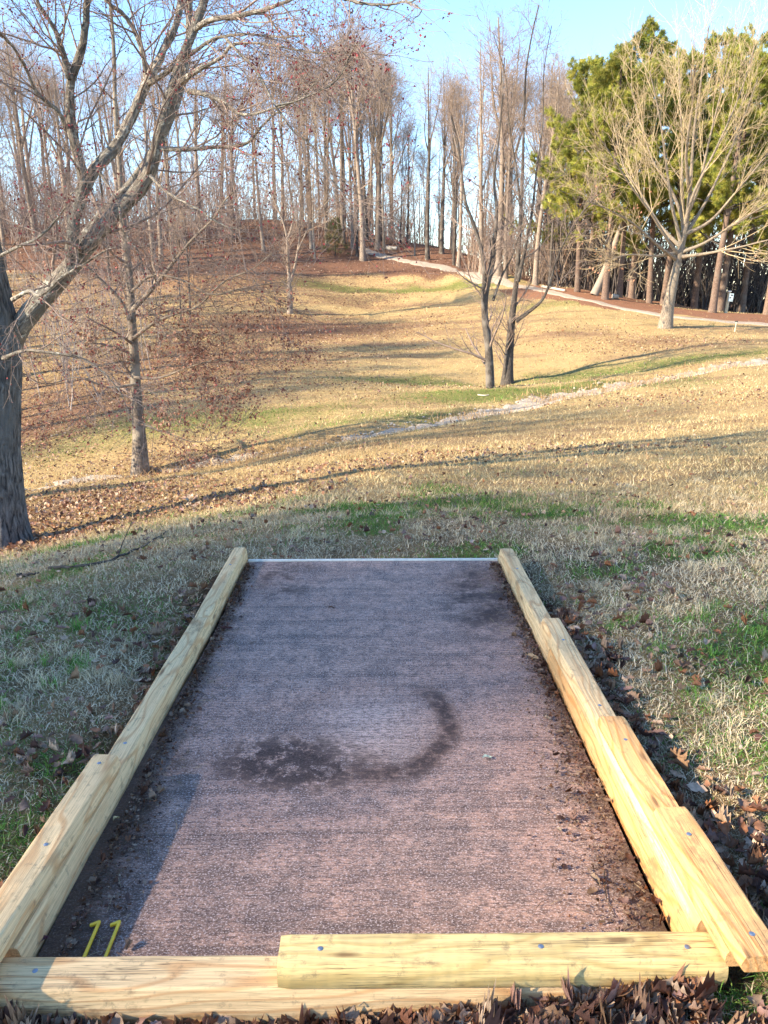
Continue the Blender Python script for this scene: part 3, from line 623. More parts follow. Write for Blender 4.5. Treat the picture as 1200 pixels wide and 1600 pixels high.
# pile before the front timbers
n = 3400; X = rng.uniform(-1.15, 1.25, n); Y = 1.315-np.abs(rng.normal(0, .11, n)); k = ~in_pad(X, Y, 0) & (Y < 1.315) & ~((X > .71) & (Y > 1.225)); X, Y = X[k], Y[k]
big_leaves('leaves', 'brown curled leaves heaped against the front timbers', X, Y, height(X, Y)+.006+rng.random(len(X))*.05*np.exp(-((1.315-Y)/.1)**2)+.022*sstep(.5, -.1, X)+.01*rng.random(len(X)), .058, .6)
def strip_leaves(name, label, x0, x1, y0, y1, n, size, side):
    Y = rng.uniform(y0, y1, n); X = x0+(x1-x0)*np.abs(rng.normal(0, .55, n)); 
    if side == 'R': k = X > .855
    else: k = X < -.87-(Y < 2.15)*.07
    X, Y = X[k], Y[k]
    big_leaves(name, label, X, Y, height(X, Y)+.004+rng.random(len(X))*.03, size, .5)
strip_leaves('leaves', 'dark leaves lying along the outer side of the right timbers', .865, 1.01, 1.15, 3.6, 470, .046, 'R')
strip_leaves('leaves', 'reddish leaves lying along the outer side of the left timbers', -.86, -1.05, 1.4, 4.0, 230, .046, 'L')
n = 420; X = rng.uniform(.86, 1.5, n); Y = rng.uniform(1.08, 1.9, n); k = ~((X < .88) & (Y > 1.2)); X, Y = X[k], Y[k]
big_leaves('leaves', 'brown leaves in the grass around the near right corner', X, Y, height(X, Y)+.01+.03*rng.random(len(X)), .05, .5)
# loose ones in the turf, clumped
n = 9000; X, Y = sample(n, 1.1, 9, R(42)); cl = fbm(X*1.7, Y*1.7, 101); k = ~in_pad(X, Y, -.02) & (rng.random(n) < sstep(.44, .68, cl)*.8+.05); X, Y = X[k], Y[k]
big_leaves('leaves', 'fallen leaves caught here and there in the turf', X, Y, height(X, Y)+.012+.02*rng.random(len(X)), .045+0*X, .45)
# farther litter as simple folded leaves
n = 170000; X, Y = sample(n, 6, 75, R(36)); l, g, p, dr = ground_masks(X, Y); k = (rng.random(n) < np.clip((l-.13)*1.3, 0.012, 1)) & (polydist(X, Y, PATH)[0] > .9) & (polydist(X, Y, GULLY)[0] > .55); X, Y = X[k], Y[k]; r = np.hypot(X, Y)
V, Fc, Cc = cards(np.stack([X, Y, height(X, Y)+.02], 1), .042+.0009*r, LEAFC[rng.integers(0, 9, len(X))]*(.7+.6*rng.random((len(X), 1))), flat=.5)
tag(make_mesh('leaves', V, [Fc], M_leaf, cols=Cc), 'leaf litter spread over the slopes and the wooded hill', 'leaves', kind='stuff')
# debris inside the pad edges
def debris():
    n = 5200; side = rng.random(n) < .5
    Y = rng.uniform(1.46, 4.2, n); wR = .05+.13*sstep(3.3, 1.5, Y); wL = .045+.06*sstep(3.3, 1.5, Y)
    a = np.abs(rng.normal(0, .6, n)); X = np.where(side, -.735-.05*sstep(3.4, 2.2, Y)*.6+a*wL, .73-a*wR); k = (np.abs(X) < .80) & (X < .732) & ~((Y < 1.62) & (X > -.735) & (X < -.60)); X, Y = X[k], Y[k]; sd = side[k]
    big_leaves('leaves', 'small dark leaf scraps gathered inside the pad edges', X, Y, .004+.010*rng.random(len(X)), np.where(rng.random(len(X)) < .05, .030, .011), .4, .6)
    nn = 420; sd = rng.random(nn) < .5; Y = rng.uniform(1.46, 4.2, nn); X = np.where(sd, -.70+np.abs(rng.normal(0, .06, nn)), .70-np.abs(rng.normal(0, .09, nn)))
    an = rng.random(nn)*np.pi*2; ln = .015+.04*rng.random(nn); P0 = np.stack([X, Y, .005+0*X], 1); P1 = P0+np.stack([np.cos(an)*ln, np.sin(an)*ln, .004*rng.random(nn)], 1)
    Pm = (P0+P1)/2+np.stack([rng.normal(0, .003, nn), rng.normal(0, .003, nn), .004*rng.random(nn)], 1); T = Tubes(); T.add(np.stack([P0, Pm, P1], 1), np.full((nn, 3), .0009), 3, col=np.array([[.30, .22, .13], [.12, .07, .045]])[rng.integers(0, 2, nn)])
    tag(T.build('twigs', M_leaf, smooth=False), 'needle thin straw and twig bits scattered on the pad edges', 'twigs', kind='stuff')
debris()
# grey green leaf on the pad, a few twigs
def flat_leaf(name, label, px, py, L, col, ang):
    d = ray(px, py); t = (0-EYE)/d[2]; p = d*t; st = np.linspace(0, 1, 7); wp = np.array([.04, .5, .85, .65, .9, .5, .03])*.27*L; V = []
    c, s = math.cos(ang), math.sin(ang)
    for a, ww in zip(st, wp):
        for q in (-1, 0, 1): u = (a-.5)*L; v = q*ww; V.append((p[0]+c*u-s*v, p[1]+s*u+c*v, .008+.006*abs(q)+.004*math.sin(a*5)))
    i = np.arange(6)[:, None, None]*3+np.arange(2)[None, :, None]; Fq = (i+np.array([0, 1, 4, 3])).reshape(-1, 4)
    o = make_mesh(name, np.array(V), [Fq], M_leaf, cols=np.tile(np.array(col), (21, 1))); return tag(o, label, 'leaf')
flat_leaf('leaf', 'pale grey green leaf lying alone on the pad right of the ring stain', 761, 1187, .034, (.50, .58, .46), .2)
flat_leaf('leaf', 'tan leaf lying on the pad by the right timber step', 832, 1030, .075, (.42, .28, .15), -.8)
flat_leaf('leaf', 'dark red leaf on the pad beside the far left timber', 352, 985, .07, (.10, .03, .022), .4)
flat_leaf('leaf', 'small brown leaf in the middle of the far half of the pad', 518, 952, .03, (.12, .06, .035), .1)
flat_leaf('leaf', 'yellowish leaf scrap near the upper left timber', 182, 1283, .024, (.55, .43, .22), 1.0)
flat_leaf('leaf', 'purple brown leaf in the near left corner beside the numerals', 55, 1475, .06, (.13, .045, .06), .5)
def stick(label, pts, r, m, name='stick', side=False, ground_z=None):
    P = []
    for a in pts:
        if ground_z is None: p = hit(*a); p[2] += r*1.2+.008
        else: d = ray(*a); p = np.array([0, 0, EYE])+d*((ground_z-EYE)/d[2])
        P.append(p)
    Pk, Rk = resample(P, np.linspace(r, r*.4, len(P)), 26); Pk = Pk+rng.normal(0, r*.35, Pk.shape); T = Tubes(); T.add(Pk[None], Rk[None], 6)
    if side:
        c, cr = grow(Pk[None], Rk[None], 7, .2, .95, .6, .2, .35, .4, 5, .12, 0.0, .5, .002); c[:, :, 2] = np.maximum(c[:, :, 2], height(c[:, :, 0], c[:, :, 1])+.01); T.add(c, cr, 4)
    return tag(T.build(name, m), label, 'stick')
stick('long bent fallen branch lying on the grass beyond the left timbers', [(78, 892), (120, 890), (170, 880), (215, 862), (245, 845), (268, 830)], .012, M_dark, 'fallen_branch', True)
stick('short dark stick lying on the grass near the big left trunk', [(28, 904), (45, 903), (62, 900)], .012, M_dark, 'stick')
stick('thin curved black twig on the pad near the right corner', [(944, 1358), (945, 1385), (950, 1410), (962, 1435)], .0016, M_dark, 'twig', ground_z=.006)
stick('thin pale grass stem leaning over the front timber', [(560, 1572), (585, 1553), (608, 1538)], .0015, M_paletwig, 'stem', ground_z=.04)

# ------------------------------------------------------------------ gully gravel and stones
tag(ribbon('gully_gravel', GULLY, [1.2, 1.3, 1.4, 1.1, 1.0, 1.0, 1.0, 1.0, 1.1, 1.2, 1.2, 1.3, 1.3, 1.3], M_gravel, .07, 420, 9, .6), kind='structure')
def stones():
    n = 4200; P, Wd = resample(np.array(GULLY), np.full(len(GULLY), .6), 600); i = rng.integers(0, 600, n); X = P[i, 0]+rng.normal(0, .28, n); Y = P[i, 1]+rng.normal(0, .32, n)
    s = .02+.035*rng.random(n)**2; B = np.array([(1, 0, 0), (0, 1, 0), (-1, 0, 0), (0, -1, 0), (0, 0, 1), (0, 0, -1)], float)
    V = B[None]*(s[:, None, None]*(.6+.8*rng.random((n, 6, 1))))*np.array([1, 1, .65]); a = rng.random(n)*6.28; c, q = np.cos(a)[:, None], np.sin(a)[:, None]
    V = np.stack([V[..., 0]*c-V[..., 1]*q, V[..., 0]*q+V[..., 1]*c, V[..., 2]], -1)+np.stack([X, Y, height(X, Y)+.03+s*.2], 1)[:, None]
    f = np.array([(0, 1, 4), (1, 2, 4), (2, 3, 4), (3, 0, 4), (1, 0, 5), (2, 1, 5), (3, 2, 5), (0, 3, 5)])
    cc = np.array([[.38, .33, .27], [.28, .24, .20], [.46, .40, .32], [.20, .15, .12]])[rng.integers(0, 4, n)]
    tag(make_mesh('stones', V.reshape(-1, 3), [(np.arange(n)[:, None, None]*6+f).reshape(-1, 3)], vcol_mat('stone', .9, .2, 0, .2, 30), cols=np.repeat(cc, 6, 0)), 'pale stones washed along the shallow gully across the valley', 'stones', kind='stuff')
    # taller weeds in the gully
    n = 9000; P, _ = resample(np.array(GULLY), np.full(len(GULLY), .6), 600); i = rng.integers(60, 560, n); k = fbm(P[i, 0]*.8, P[i, 1]*.8, 15) > .5; i = i[k]; n = len(i)
    X = P[i, 0]+rng.normal(0, .45, n); Y = P[i, 1]+rng.normal(0, .5, n); blades('gully_weeds', 'dead weeds and rank grass growing along the gully', X, Y, .12+.2*rng.random(n), .008+.008*rng.random(n), np.abs(rng.normal(.3, .25, n)), STRAW[rng.integers(0, 5, n)]*np.array([.85, .72, .68]), True, cat='weeds')
stones()

# ------------------------------------------------------------------ trees
def limb(pts, Yd, r0, r1, k=26):
    """pts: picture points, Yd: distance (start, end) of the limb"""
    n = len(pts); Ys = np.linspace(Yd[0], Yd[1], n); P = [at(p[0], p[1], y) for p, y in zip(pts, Ys)]
    return resample(P, r0*(r1/r0)**np.linspace(0, 1, n) if r0/r1 > 2.2 and r0 > .03 else np.linspace(r0, r1, n), k)
def add_levels(tb, Ls, sides):
    for (P, Rr), s in zip(Ls, sides): tb.add(P, Rr, s)
def flare(R0, k, amount=.55, ln=.12):
    t = np.linspace(0, 1, k); return R0*(1+amount*np.exp(-t/ln*1.0*3))
def local(o, root):
    """shift mesh data so that the part's vertices are relative to the root"""
    me = o.data; V = np.empty(len(me.vertices)*3, np.float32); me.vertices.foreach_get('co', V); V = V.reshape(-1, 3)-np.array(root.location, np.float32); me.vertices.foreach_set('co', V.ravel()); me.update()
    o.parent = root
def bark_relief(P, Rr, n, amp, tb, fz=14):
    """trunk with furrowed bark as geometry"""
    k = len(P); T = np.gradient(P, axis=0); T /= np.linalg.norm(T, axis=1, keepdims=True); ref = np.array([1, .2, 0.0]); u = ref-(T@ref)[:, None]*T; u /= np.linalg.norm(u, axis=1, keepdims=True); v = np.cross(T, u)
    a = np.arange(n)*2*np.pi/n; L = np.concatenate([[0], np.cumsum(np.linalg.norm(np.diff(P, axis=0), axis=1))])
    A_, LL = np.meshgrid(a, L); nzx = np.cos(A_)*fz*.25; nzy = np.sin(A_)*fz*.25
    h = fbm(nzx*1.0+LL*.35+20, nzy*1.0+50+LL*.12, 201, 3); rid = 1-np.abs(2*vnoise(A_*fz/ (2*np.pi)*1.6+1.6*vnoise(LL*3, A_*2, 7), LL*5.5, 203)-1)
    lobes = 1+.20*np.exp(-LL/.30)*np.cos(A_*5+.7)+.12*np.exp(-LL/.22)
    rad = Rr[:, None]*lobes+amp*(rid-.5)+amp*1.2*(h-.5)
    V = P[:, None]+rad[..., None]*(np.cos(a)[None, :, None]*u[:, None]+np.sin(a)[None, :, None]*v[:, None]); i = tb.n+np.arange(k*n).reshape(k, n)
    tb.V.append(V.reshape(-1, 3)); tb.UV.append(np.stack([np.abs(A_/np.pi-1)*Rr[0]*3.1, LL], -1).reshape(-1, 2)); tb.F.append(np.stack([i[:-1], np.roll(i[:-1], -1, 1), np.roll(i[1:], -1, 1), i[1:]], -1).reshape(-1, 4)); tb.n += k*n

def big_maple():
    b = hit(5, 852); Yb = b[1]
    root = empty('maple_tree', b); tag(root, 'big bare maple with dark furrowed trunk at the left edge, limbs leaning over the lawn', 'tree')
    tb = Tubes()
    tpts = [b+np.array([0, 0, -.15])]+[at(x, y, Yb) for x, y in [(3, 800), (-1, 700), (-1, 620), (1, 560), (-4, 500), (-12, 430), (-30, 340), (-50, 220), (-60, 60), (-70, -120)]]
    P, Rr = resample(tpts, [.32, .25, .21, .205, .21, .19, .14, .13, .11, .09, .06], 150)
    bark_relief(P, Rr, 96, .026, tb); o = tb.build('trunk', M_maple_trunk, root); local(o, root)
    # explicit limbs
    specs = [([(-6, 640), (4, 585), (22, 525), (62, 472), (110, 418), (165, 352), (228, 282), (248, 215), (268, 150), (292, 80), (318, 15), (340, -60)], (Yb+.22, Yb-.5), .175, .04),
             ([(108, 425), (112, 395), (116, 345), (129, 290), (118, 235), (108, 180), (106, 125), (120, 80), (127, 40), (131, -30)], (Yb-.15, Yb-.5), .088, .035),
             ([(128, 300), (150, 262), (178, 232), (205, 185), (228, 135), (250, 90), (275, 40), (292, -30)], (Yb-.2, Yb+.5), .075, .035),
             ([(120, 385), (160, 335), (205, 285), (235, 245), (268, 185), (290, 120), (298, 40), (300, -40)], (Yb+.1, Yb+.6), .062, .035),
             ([(108, 122), (98, 80), (85, 45), (60, 8), (40, -40)], (Yb-.4, Yb-.8), .040, .016),
             ([(229, 130), (222, 80), (200, 30), (172, 0), (150, -25)], (Yb+.3, Yb), .034, .016),
             ([(231, 132), (262, 112), (300, 82), (335, 58), (375, 50), (430, 52), (480, 46)], (Yb+.2, Yb-1.5), .034, .008),
             ([(282, 128), (310, 108), (345, 88), (362, 68), (408, 66), (480, 78), (540, 75)], (Yb-.6, Yb-1.8), .034, .006),
             ([(306, 45), (330, 32), (400, 22), (450, 4), (520, -30)], (Yb-.7, Yb-1.8), .030, .012),
             ([(296, 143), (322, 148), (355, 165), (380, 182), (420, 178), (470, 162), (505, 130)], (Yb-.6, Yb-1.9), .034, .007),
             ([(350, 56), (372, 82), (402, 113), (430, 166), (455, 205), (492, 240), (520, 290), (548, 330)], (Yb-1.6, Yb-2.4), .015, .003),
             ([(432, 165), (470, 155), (520, 128), (548, 80), (560, 60)], (Yb-2.0, Yb-2.6), .011, .003),
             ([(250, 232), (285, 233), (317, 231), (376, 224), (400, 205), (425, 176), (450, 160)], (Yb-.4, Yb-1.4), .030, .007),
             ([(104, 205), (92, 175), (60, 145), (38, 95), (15, 62), (-20, 50)], (Yb-.3, Yb-1.2), .026, .010),
             ([(20, 468), (45, 455), (62, 461), (95, 430), (140, 400), (170, 385)], (Yb-.2, Yb-1.4), .028, .005),
             ([(-10, 405), (25, 388), (60, 372), (95, 335), (120, 300)], (Yb-.4, Yb-1.6), .022, .005),
             ([(5, 560), (40, 548), (80, 552), (130, 560), (180, 600), (210, 660)], (Yb-.2, Yb-1.3), .026, .004),
             ([(235, 275), (262, 300), (300, 320), (345, 345), (380, 352)], (Yb-.5, Yb-1.3), .020, .004),
             ([(153, 265), (170, 290), (190, 325), (200, 365), (225, 400), (240, 440)], (Yb-.7, Yb-1.2), .018, .004),
             ([(620, -30), (632, 0), (655, 12), (640, 30), (630, 60)], (Yb-3.2, Yb-3.6), .006, .002),
             ([(470, -40), (520, -8), (560, 5), (610, 12), (668, 10)], (Yb-3.0, Yb-3.6), .018, .003)]
    P0 = []; R0 = []
    for pts, Yd, r0, r1 in specs:
        P, Rr = limb(pts, Yd, r0, r1, 30); Rr = Rr*.86; P = P+np.cumsum(rng.normal(0, .006, P.shape), 0)*np.linspace(0, 1, 30)[:, None]; P0.append(P); R0.append(Rr*(1+.06*rng.normal(size=30)))
    for i_ in range(len(P0)):
        t = Tubes(); t.add(P0[i_][None], R0[i_][None], 16 if R0[i_][0] > .05 else 9); o = t.build('limb', M_maple, root); local(o, root)
    PA = np.array(P0); RA = np.array(R0); P1, R1 = grow(PA[4:-2], RA[4:-2], 11, .15, 1, .75, .25, .85, .35, 10, .11, .03, .45, .003, .25)
    P1b, R1b = grow(PA[:4], RA[:4], 12, .3, 1, .85, .25, 1.5, .35, 10, .12, .03, .26, .004, .2)
    P1 = np.concatenate([P1, P1b]); R1 = np.concatenate([R1, R1b])
    P2, R2 = grow(P1, R1, 6, .15, 1, .75, .25, .5, .4, 7, .13, .03, .55, .0022, .4)
    P3, R3 = grow(P2, R2, 5, .2, 1, .7, .25, .24, .4, 5, .14, .03, .6, .0018, .6)
    Pa, Ra = grow(PA[-2:], RA[-2:], 8, .15, 1, .6, .2, .34, .35, 8, .12, -.01, .5, .0016, .4); Pb, Rb = grow(Pa, Ra, 4, .2, 1, .7, .25, .13, .4, 5, .14, .02, .6, .0011, .6)
    tw = Tubes(); tw.add(Pa, Ra, 4); tw.add(Pb, Rb, 3); tw.add(P1, R1, 5); tw.add(P2, R2, 4); tw.add(P3, R3, 3); o = tw.build('crown', M_twig, root); local(o, root)
    ends = P3[rng.random(len(P3)) < .45][:, -1]; ends = np.concatenate([ends, P3[rng.random(len(P3)) < .25][:, 2]])
    clus = ends[rng.random(len(ends)) < .12]; clus = np.repeat(clus, 5, 0)+rng.normal(0, .018, (len(clus)*5, 3)); ends = np.concatenate([ends, clus])
    V, Fc, Cc = cards(ends, .02, np.array([[.20, .025, .03], [.30, .05, .05], [.12, .03, .03]])[rng.integers(0, 3, len(ends))], aspect=.4)
    o = make_mesh('buds', V, [Fc], M_leaf, cols=Cc); local(o, root)
big_maple()

def simple_tree(name, label, cat, trunk_specs, mats, levels, leafn=0, leafc=None, leafsize=.06, group=None, root_at=None, leafdroop=.5, leaf_below=None, trunk_sides=14, relief=.0):
    """trunk_specs: list of (P,R) polylines k=30 in world space; levels: list of grow kwargs"""
    root = empty(name, root_at if root_at is not None else trunk_specs[0][0][0]); tag(root, label, cat, group)
    tb = Tubes(); main = trunk_specs[0]
    for P, Rr in trunk_specs: tb.add(P[None], Rr[None], trunk_sides)
    o = tb.build('trunk', mats[0], root); local(o, root)
    P = np.array([p for p, _ in trunk_specs]); Rr = np.array([r for _, r in trunk_specs]); tw = Tubes(); allP = None
    for i_, lv in enumerate(levels):
        P, Rr = grow(P, Rr, **lv); tw.add(P, Rr, max(3, 6-i_))
        if i_ == len(levels)-1 or i_ == len(levels)-2: allP = P
    o = tw.build('crown', mats[1], root); local(o, root)
    if leafn:
        pts = allP[rng.integers(0, len(allP), leafn*3), rng.integers(1, allP.shape[1], leafn*3)]
        if leaf_below is not None:
            wgt = sstep(leaf_below[1], leaf_below[0], pts[:, 2]-root.location[2]); pts = pts[rng.random(len(pts)) < wgt*.8+leaf_below[2]]
        else: pts = pts[:leafn]
        cl = vnoise(pts[:, 0]*1.3+pts[:, 2]*1.1, pts[:, 1]*1.3, 17); pts = pts[cl > .42]; pts = pts+rng.normal(0, .03, pts.shape)
        V, Fc, Cc = cards(pts, leafsize, leafc[rng.integers(0, len(leafc), len(pts))], droop=leafdroop, aspect=.3)
        o = make_mesh('dead_leaves', V, [Fc], M_leaf, cols=Cc); local(o, root)
    return root
def G(c, t0, t1, ang, ln, k, wig, up, rr, rmin, angsd=.2, lnsd=.3, shrink=.5, tip=.25, bias=None): return dict(c=c, t0=t0, t1=t1, ang=ang, angsd=angsd, ln=ln, lnsd=lnsd, k=k, wig=wig, up=up, rr=rr, rmin=rmin, shrink=shrink, tip=tip, bias=bias)
BROWN = np.array([[.22, .085, .055], [.27, .12, .075], [.16, .06, .04], [.32, .18, .12]])

# young oak with hanging brown leaves
b = hit(220, 744); Y = b[1]
T0 = limb([(220, 752), (218, 690), (213, 620), (210, 560), (206, 500), (203, 440), (197, 380), (190, 320), (186, 250), (180, 170), (178, 80), (170, -20)], (Y, Y+.6), .16, .03, 40); T0[1][:6] *= np.array([1.5, 1.35, 1.22, 1.14, 1.08, 1.03])
T1 = limb([(206, 485), (235, 455), (275, 405), (300, 375), (335, 340), (350, 315), (365, 300)], (Y+.1, Y-.8), .055, .012, 40)
T2 = limb([(207, 530), (240, 505), (275, 490), (310, 478), (350, 440), (395, 420), (425, 395)], (Y, Y-1.5), .045, .008, 40)
T3 = limb([(203, 500), (185, 465), (150, 430), (120, 400), (90, 360), (60, 300)], (Y+.1, Y-.4), .045, .010, 40)
T4 = limb([(210, 590), (250, 590), (300, 572), (350, 562), (410, 575)], (Y, Y-1), .035, .006, 40)
T5 = limb([(212, 600), (170, 605), (120, 590), (70, 600), (30, 580)], (Y, Y-.8), .035, .006, 40)
T6 = limb([(214, 660), (260, 676), (300, 690), (340, 686), (365, 682)], (Y, Y-.6), .02, .004, 40)
T7 = limb([(206, 455), (240, 430), (290, 440), (330, 460), (380, 450), (440, 440)], (Y, Y-1.6), .03, .006, 40)
simple_tree('oak_tree', 'young oak on the gully edge, keeping brown leaves on its low branches', 'tree', [T0, T1, T2, T3, T4, T5, T6, T7], (M_oak, M_twig),
            [G(20, .16, 1, 1.15, 1.5, 9, .10, .01, .40, .006), G(8, .15, 1, .75, .65, 6, .14, .0, .5, .004), G(5, .2, 1, .7, .3, 4, .15, 0, .6, .003)],
            7500, BROWN, .062, root_at=b, leaf_below=(2.6, 4.3, .03))

# pair in the middle of the valley
def pair():
    b1 = hit(766, 606); Y = b1[1]
    A_ = limb([(766, 612), (765, 575), (763, 540), (758, 500), (758, 465), (765, 430), (771, 400), (768, 372)], (Y, Y), .155, .07, 40)
    B_ = limb([(762, 520), (755, 470), (757, 430), (752, 390), (740, 350), (728, 318), (722, 280), (716, 230), (705, 180)], (Y, Y-.4), .085, .03, 40)
    C_ = limb([(766, 425), (776, 340), (772, 280), (780, 210), (785, 150), (788, 90)], (Y, Y+.5), .07, .015, 40)
    D_ = limb([(770, 470), (785, 430), (800, 400), (815, 350), (822, 300)], (Y, Y+.3), .045, .012, 40)
    simple_tree('twin_trunk_tree', 'slender bare tree forking low, left one of the valley pair', 'tree', [A_, B_, C_, D_], (M_dark, M_twig),
                [G(12, .12, 1, .85, 1.6, 9, .10, .02, .36, .009), G(6, .15, 1, .7, .8, 6, .13, .03, .5, .006), G(4, .2, 1, .6, .4, 4, .14, .03, .6, .0045)], root_at=b1)
    b2 = hit(792, 600)
    A_ = limb([(792, 604), (795, 560), (799, 510), (803, 470), (808, 430), (811, 380), (814, 320), (817, 250), (819, 180), (822, 110), (832, 50), (842, 8)], (b2[1], b2[1]+.6), .20, .02, 40); A_[1][:4] *= np.array([1.35, 1.2, 1.1, 1.04])
    B_ = limb([(806, 502), (825, 488), (846, 470), (858, 445), (870, 405), (886, 370), (915, 325), (940, 300)], (b2[1], b2[1]-.6), .085, .015, 40)
    C_ = limb([(809, 440), (818, 400), (830, 340), (838, 270), (848, 190), (850, 110), (862, 40)], (b2[1]+.1, b2[1]+.4), .085, .012, 40)
    D_ = limb([(812, 365), (800, 352), (786, 340), (778, 358)], (b2[1], b2[1]-.5), .035, .010, 40)
    E_ = limb([(814, 330), (806, 260), (795, 190), (790, 120), (770, 50)], (b2[1], b2[1]-.3), .05, .010, 40)
    F_ = limb([(788, 602), (790, 560), (796, 520), (800, 500)], (b2[1]-.12, b2[1]-.05), .07, .05, 40)
    simple_tree('slender_tree', 'taller dark stemmed bare tree of the valley pair, low bough on its right', 'tree', [A_, B_, C_, D_, E_, F_], (M_dark, M_twig),
                [G(12, .2, 1, .7, 1.8, 9, .10, .04, .36, .009), G(6, .15, 1, .65, .9, 6, .13, .04, .5, .006), G(4, .2, 1, .6, .42, 4, .14, .03, .6, .0045)], root_at=b2)
pair()

# sapling on the slope
b = hit(453, 490); Y = b[1]
simple_tree('young_tree', 'small bare tree standing alone on the leafy slope, forking into upright boughs', 'tree',
            [limb([(453, 494), (453, 460), (452, 440), (450, 405), (448, 370), (440, 340), (428, 312), (418, 275)], (Y, Y), .19, .03, 40),
             limb([(454, 440), (462, 410), (468, 370), (470, 320), (468, 270), (474, 225)], (Y, Y+.3), .10, .02, 40),
             limb([(450, 375), (458, 340), (452, 290), (448, 240), (455, 200)], (Y, Y-.4), .09, .02, 40),
             limb([(464, 395), (485, 350), (500, 330), (515, 300)], (Y, Y-.4), .05, .015, 40)], (M_wood, M_woodtwig),
            [G(14, .25, 1, .7, 2.4, 8, .08, .07, .42, .014), G(9, .15, 1, .6, 1.1, 5, .12, .05, .5, .010), G(5, .2, 1, .6, .55, 4, .13, .03, .6, .007)], root_at=b)

# big vase shaped tree on the right
def vase():
    b = hit(1040, 512); Y = b[1]
    specs = [limb([(1039, 516), (1044, 480), (1052, 440), (1060, 405), (1068, 372), (1075, 330), (1080, 270), (1084, 210), (1092, 150), (1100, 90), (1108, 40)], (Y, Y), .37, .03, 40)]
    specs[0][1][:4] *= np.array([1.12, 1.05, 1.0, 1.0]); specs[0][1][:] *= .93
    for pts, yd in [([(1060, 398), (1040, 370), (1015, 330), (985, 290), (960, 250), (930, 205)], -1.5), ([(1056, 405), (1030, 385), (990, 350), (955, 330), (920, 315)], -2), ([(1064, 380), (1050, 320), (1040, 250), (1030, 180), (1015, 110)], -.6),
                    ([(1068, 365), (1065, 300), (1066, 230), (1062, 150), (1060, 70)], .8), ([(1072, 340), (1092, 290), (1108, 220), (1125, 150), (1140, 80)], -.8), ([(1068, 372), (1100, 320), (1130, 260), (1160, 190), (1185, 120)], .5),
                    ([(1063, 395), (1100, 380), (1140, 355), (1180, 330), (1230, 300)], -1.2), ([(1062, 402), (1110, 395), (1160, 385), (1220, 370)], -2.2), ([(1070, 350), (1050, 300), (1020, 250), (1000, 190), (985, 130)], .4),
                    ([(1070, 350), (1085, 300), (1120, 230), (1155, 150), (1180, 70)], -1.5), ([(1062, 385), (1030, 350), (1000, 300), (975, 260), (960, 200)], 1.2), ([(1067, 368), (1110, 345), (1150, 300), (1200, 240), (1240, 190)], -.6), ([(1058, 395), (1025, 400), (985, 398), (955, 405)], -1.0), ([(1078, 300), (1072, 240), (1082, 160), (1080, 100)], -1.8)]:
        specs.append(limb(pts, (Y, Y+yd*1.6), .095, .02, 40))
    simple_tree('spreading_tree', 'large pale bare tree with thick leaning trunk and fan shaped crown before the pines', 'tree', specs, (M_pale, M_paletwig),
                [G(8, .28, 1, .50, 2.8, 9, .06, .07, .42, .012), G(6, .12, 1, .55, 1.4, 6, .10, .06, .5, .0085), G(4, .2, 1, .55, .7, 4, .12, .03, .6, .0065)],
                500, np.array([[.40, .20, .12], [.32, .15, .09]]), .12, root_at=b, leaf_below=(5.2, 6.5, .0), trunk_sides=20)
vase()

# ------------------------------------------------------------------ woodland prototypes
def rtrunk(hgt, r, lean=.3, k=40, wig=.036):
    t = np.linspace(0, 1, k); P = np.zeros((k, 3)); d = np.array([rng.normal(0, .02), rng.normal(0, .02)]); p = np.zeros(2)
    for i in range(1, k): d = d*.98+rng.normal(0, wig*.35, 2); p = p+d*hgt/k; P[i, :2] = p
    P[:, 2] = t*hgt; P[0, 2] = -.3; Rr = r*(1-.85*t**1.1)*(1+.45*np.exp(-t*45)); return P, Rr
def wood_proto(hgt, r, first, mats, nlimb=11, ang=.85, spread=.20, fork=True, twig=.0095, c2=7, c3=4, up=.05):
    P, Rr = rtrunk(hgt, r); specs = [(P, Rr)]
    if fork:
        for _ in range(int(rng.integers(2, 5))):
            i = int(40*rng.uniform(first, first+.25)); a = rng.random()*6.28; k = 40; L = hgt*(1-i/40)*rng.uniform(.75, .95); q_ = rng.uniform(.25, .5); d = np.array([math.cos(a)*q_, math.sin(a)*q_, 1.0]); Q = np.zeros((k, 3)); Q[0] = P[i]
            for j in range(1, k): d = d+rng.normal(0, .035, 3); d[:2] *= .98; Q[j] = Q[j-1]+d/np.linalg.norm(d)*L/k
            specs.append((Q, Rr[i]*rng.uniform(.5, .75)*(1-.85*np.linspace(0, 1, k))))
    root = simple_tree('bare_tree', '-', 'tree', specs, mats, [G(nlimb, first*.7, 1, ang, hgt*spread, 8, .10, up, .36, twig*1.5, shrink=.6, angsd=.3), G(c2, .12, 1, .75, hgt*.075, 6, .14, .03, .5, twig*1.0), G(c3, .2, 1, .7, hgt*.038, 4, .16, .02, .6, twig*.75)], root_at=(0, 0, 0))
    return root
protos = [wood_proto(19, .27, .42, (M_wood, M_woodtwig)), wood_proto(18, .22, .5, (M_wood, M_woodtwig), ang=.5), wood_proto(17, .20, .35, (M_wood, M_woodtwig), ang=.75, spread=.2), wood_proto(20, .30, .38, (M_wood, M_woodtwig), ang=.65, spread=.18),
          wood_proto(15, .13, .3, (M_dark, M_woodtwig), ang=.8, spread=.16, fork=False), wood_proto(13, .11, .35, (M_pale, M_paletwig), ang=.7, fork=False), wood_proto(18, .24, .45, (M_dark, M_woodtwig), ang=.6), wood_proto(16, .15, .4, (M_dark, M_woodtwig), nlimb=14, ang=.6)]
used = [False]*len(protos)
PROTOH = [19, 18, 17, 20, 15, 13, 18, 16]
def children(o): return [c for c in COL.objects if c.parent == o]
pch = {}
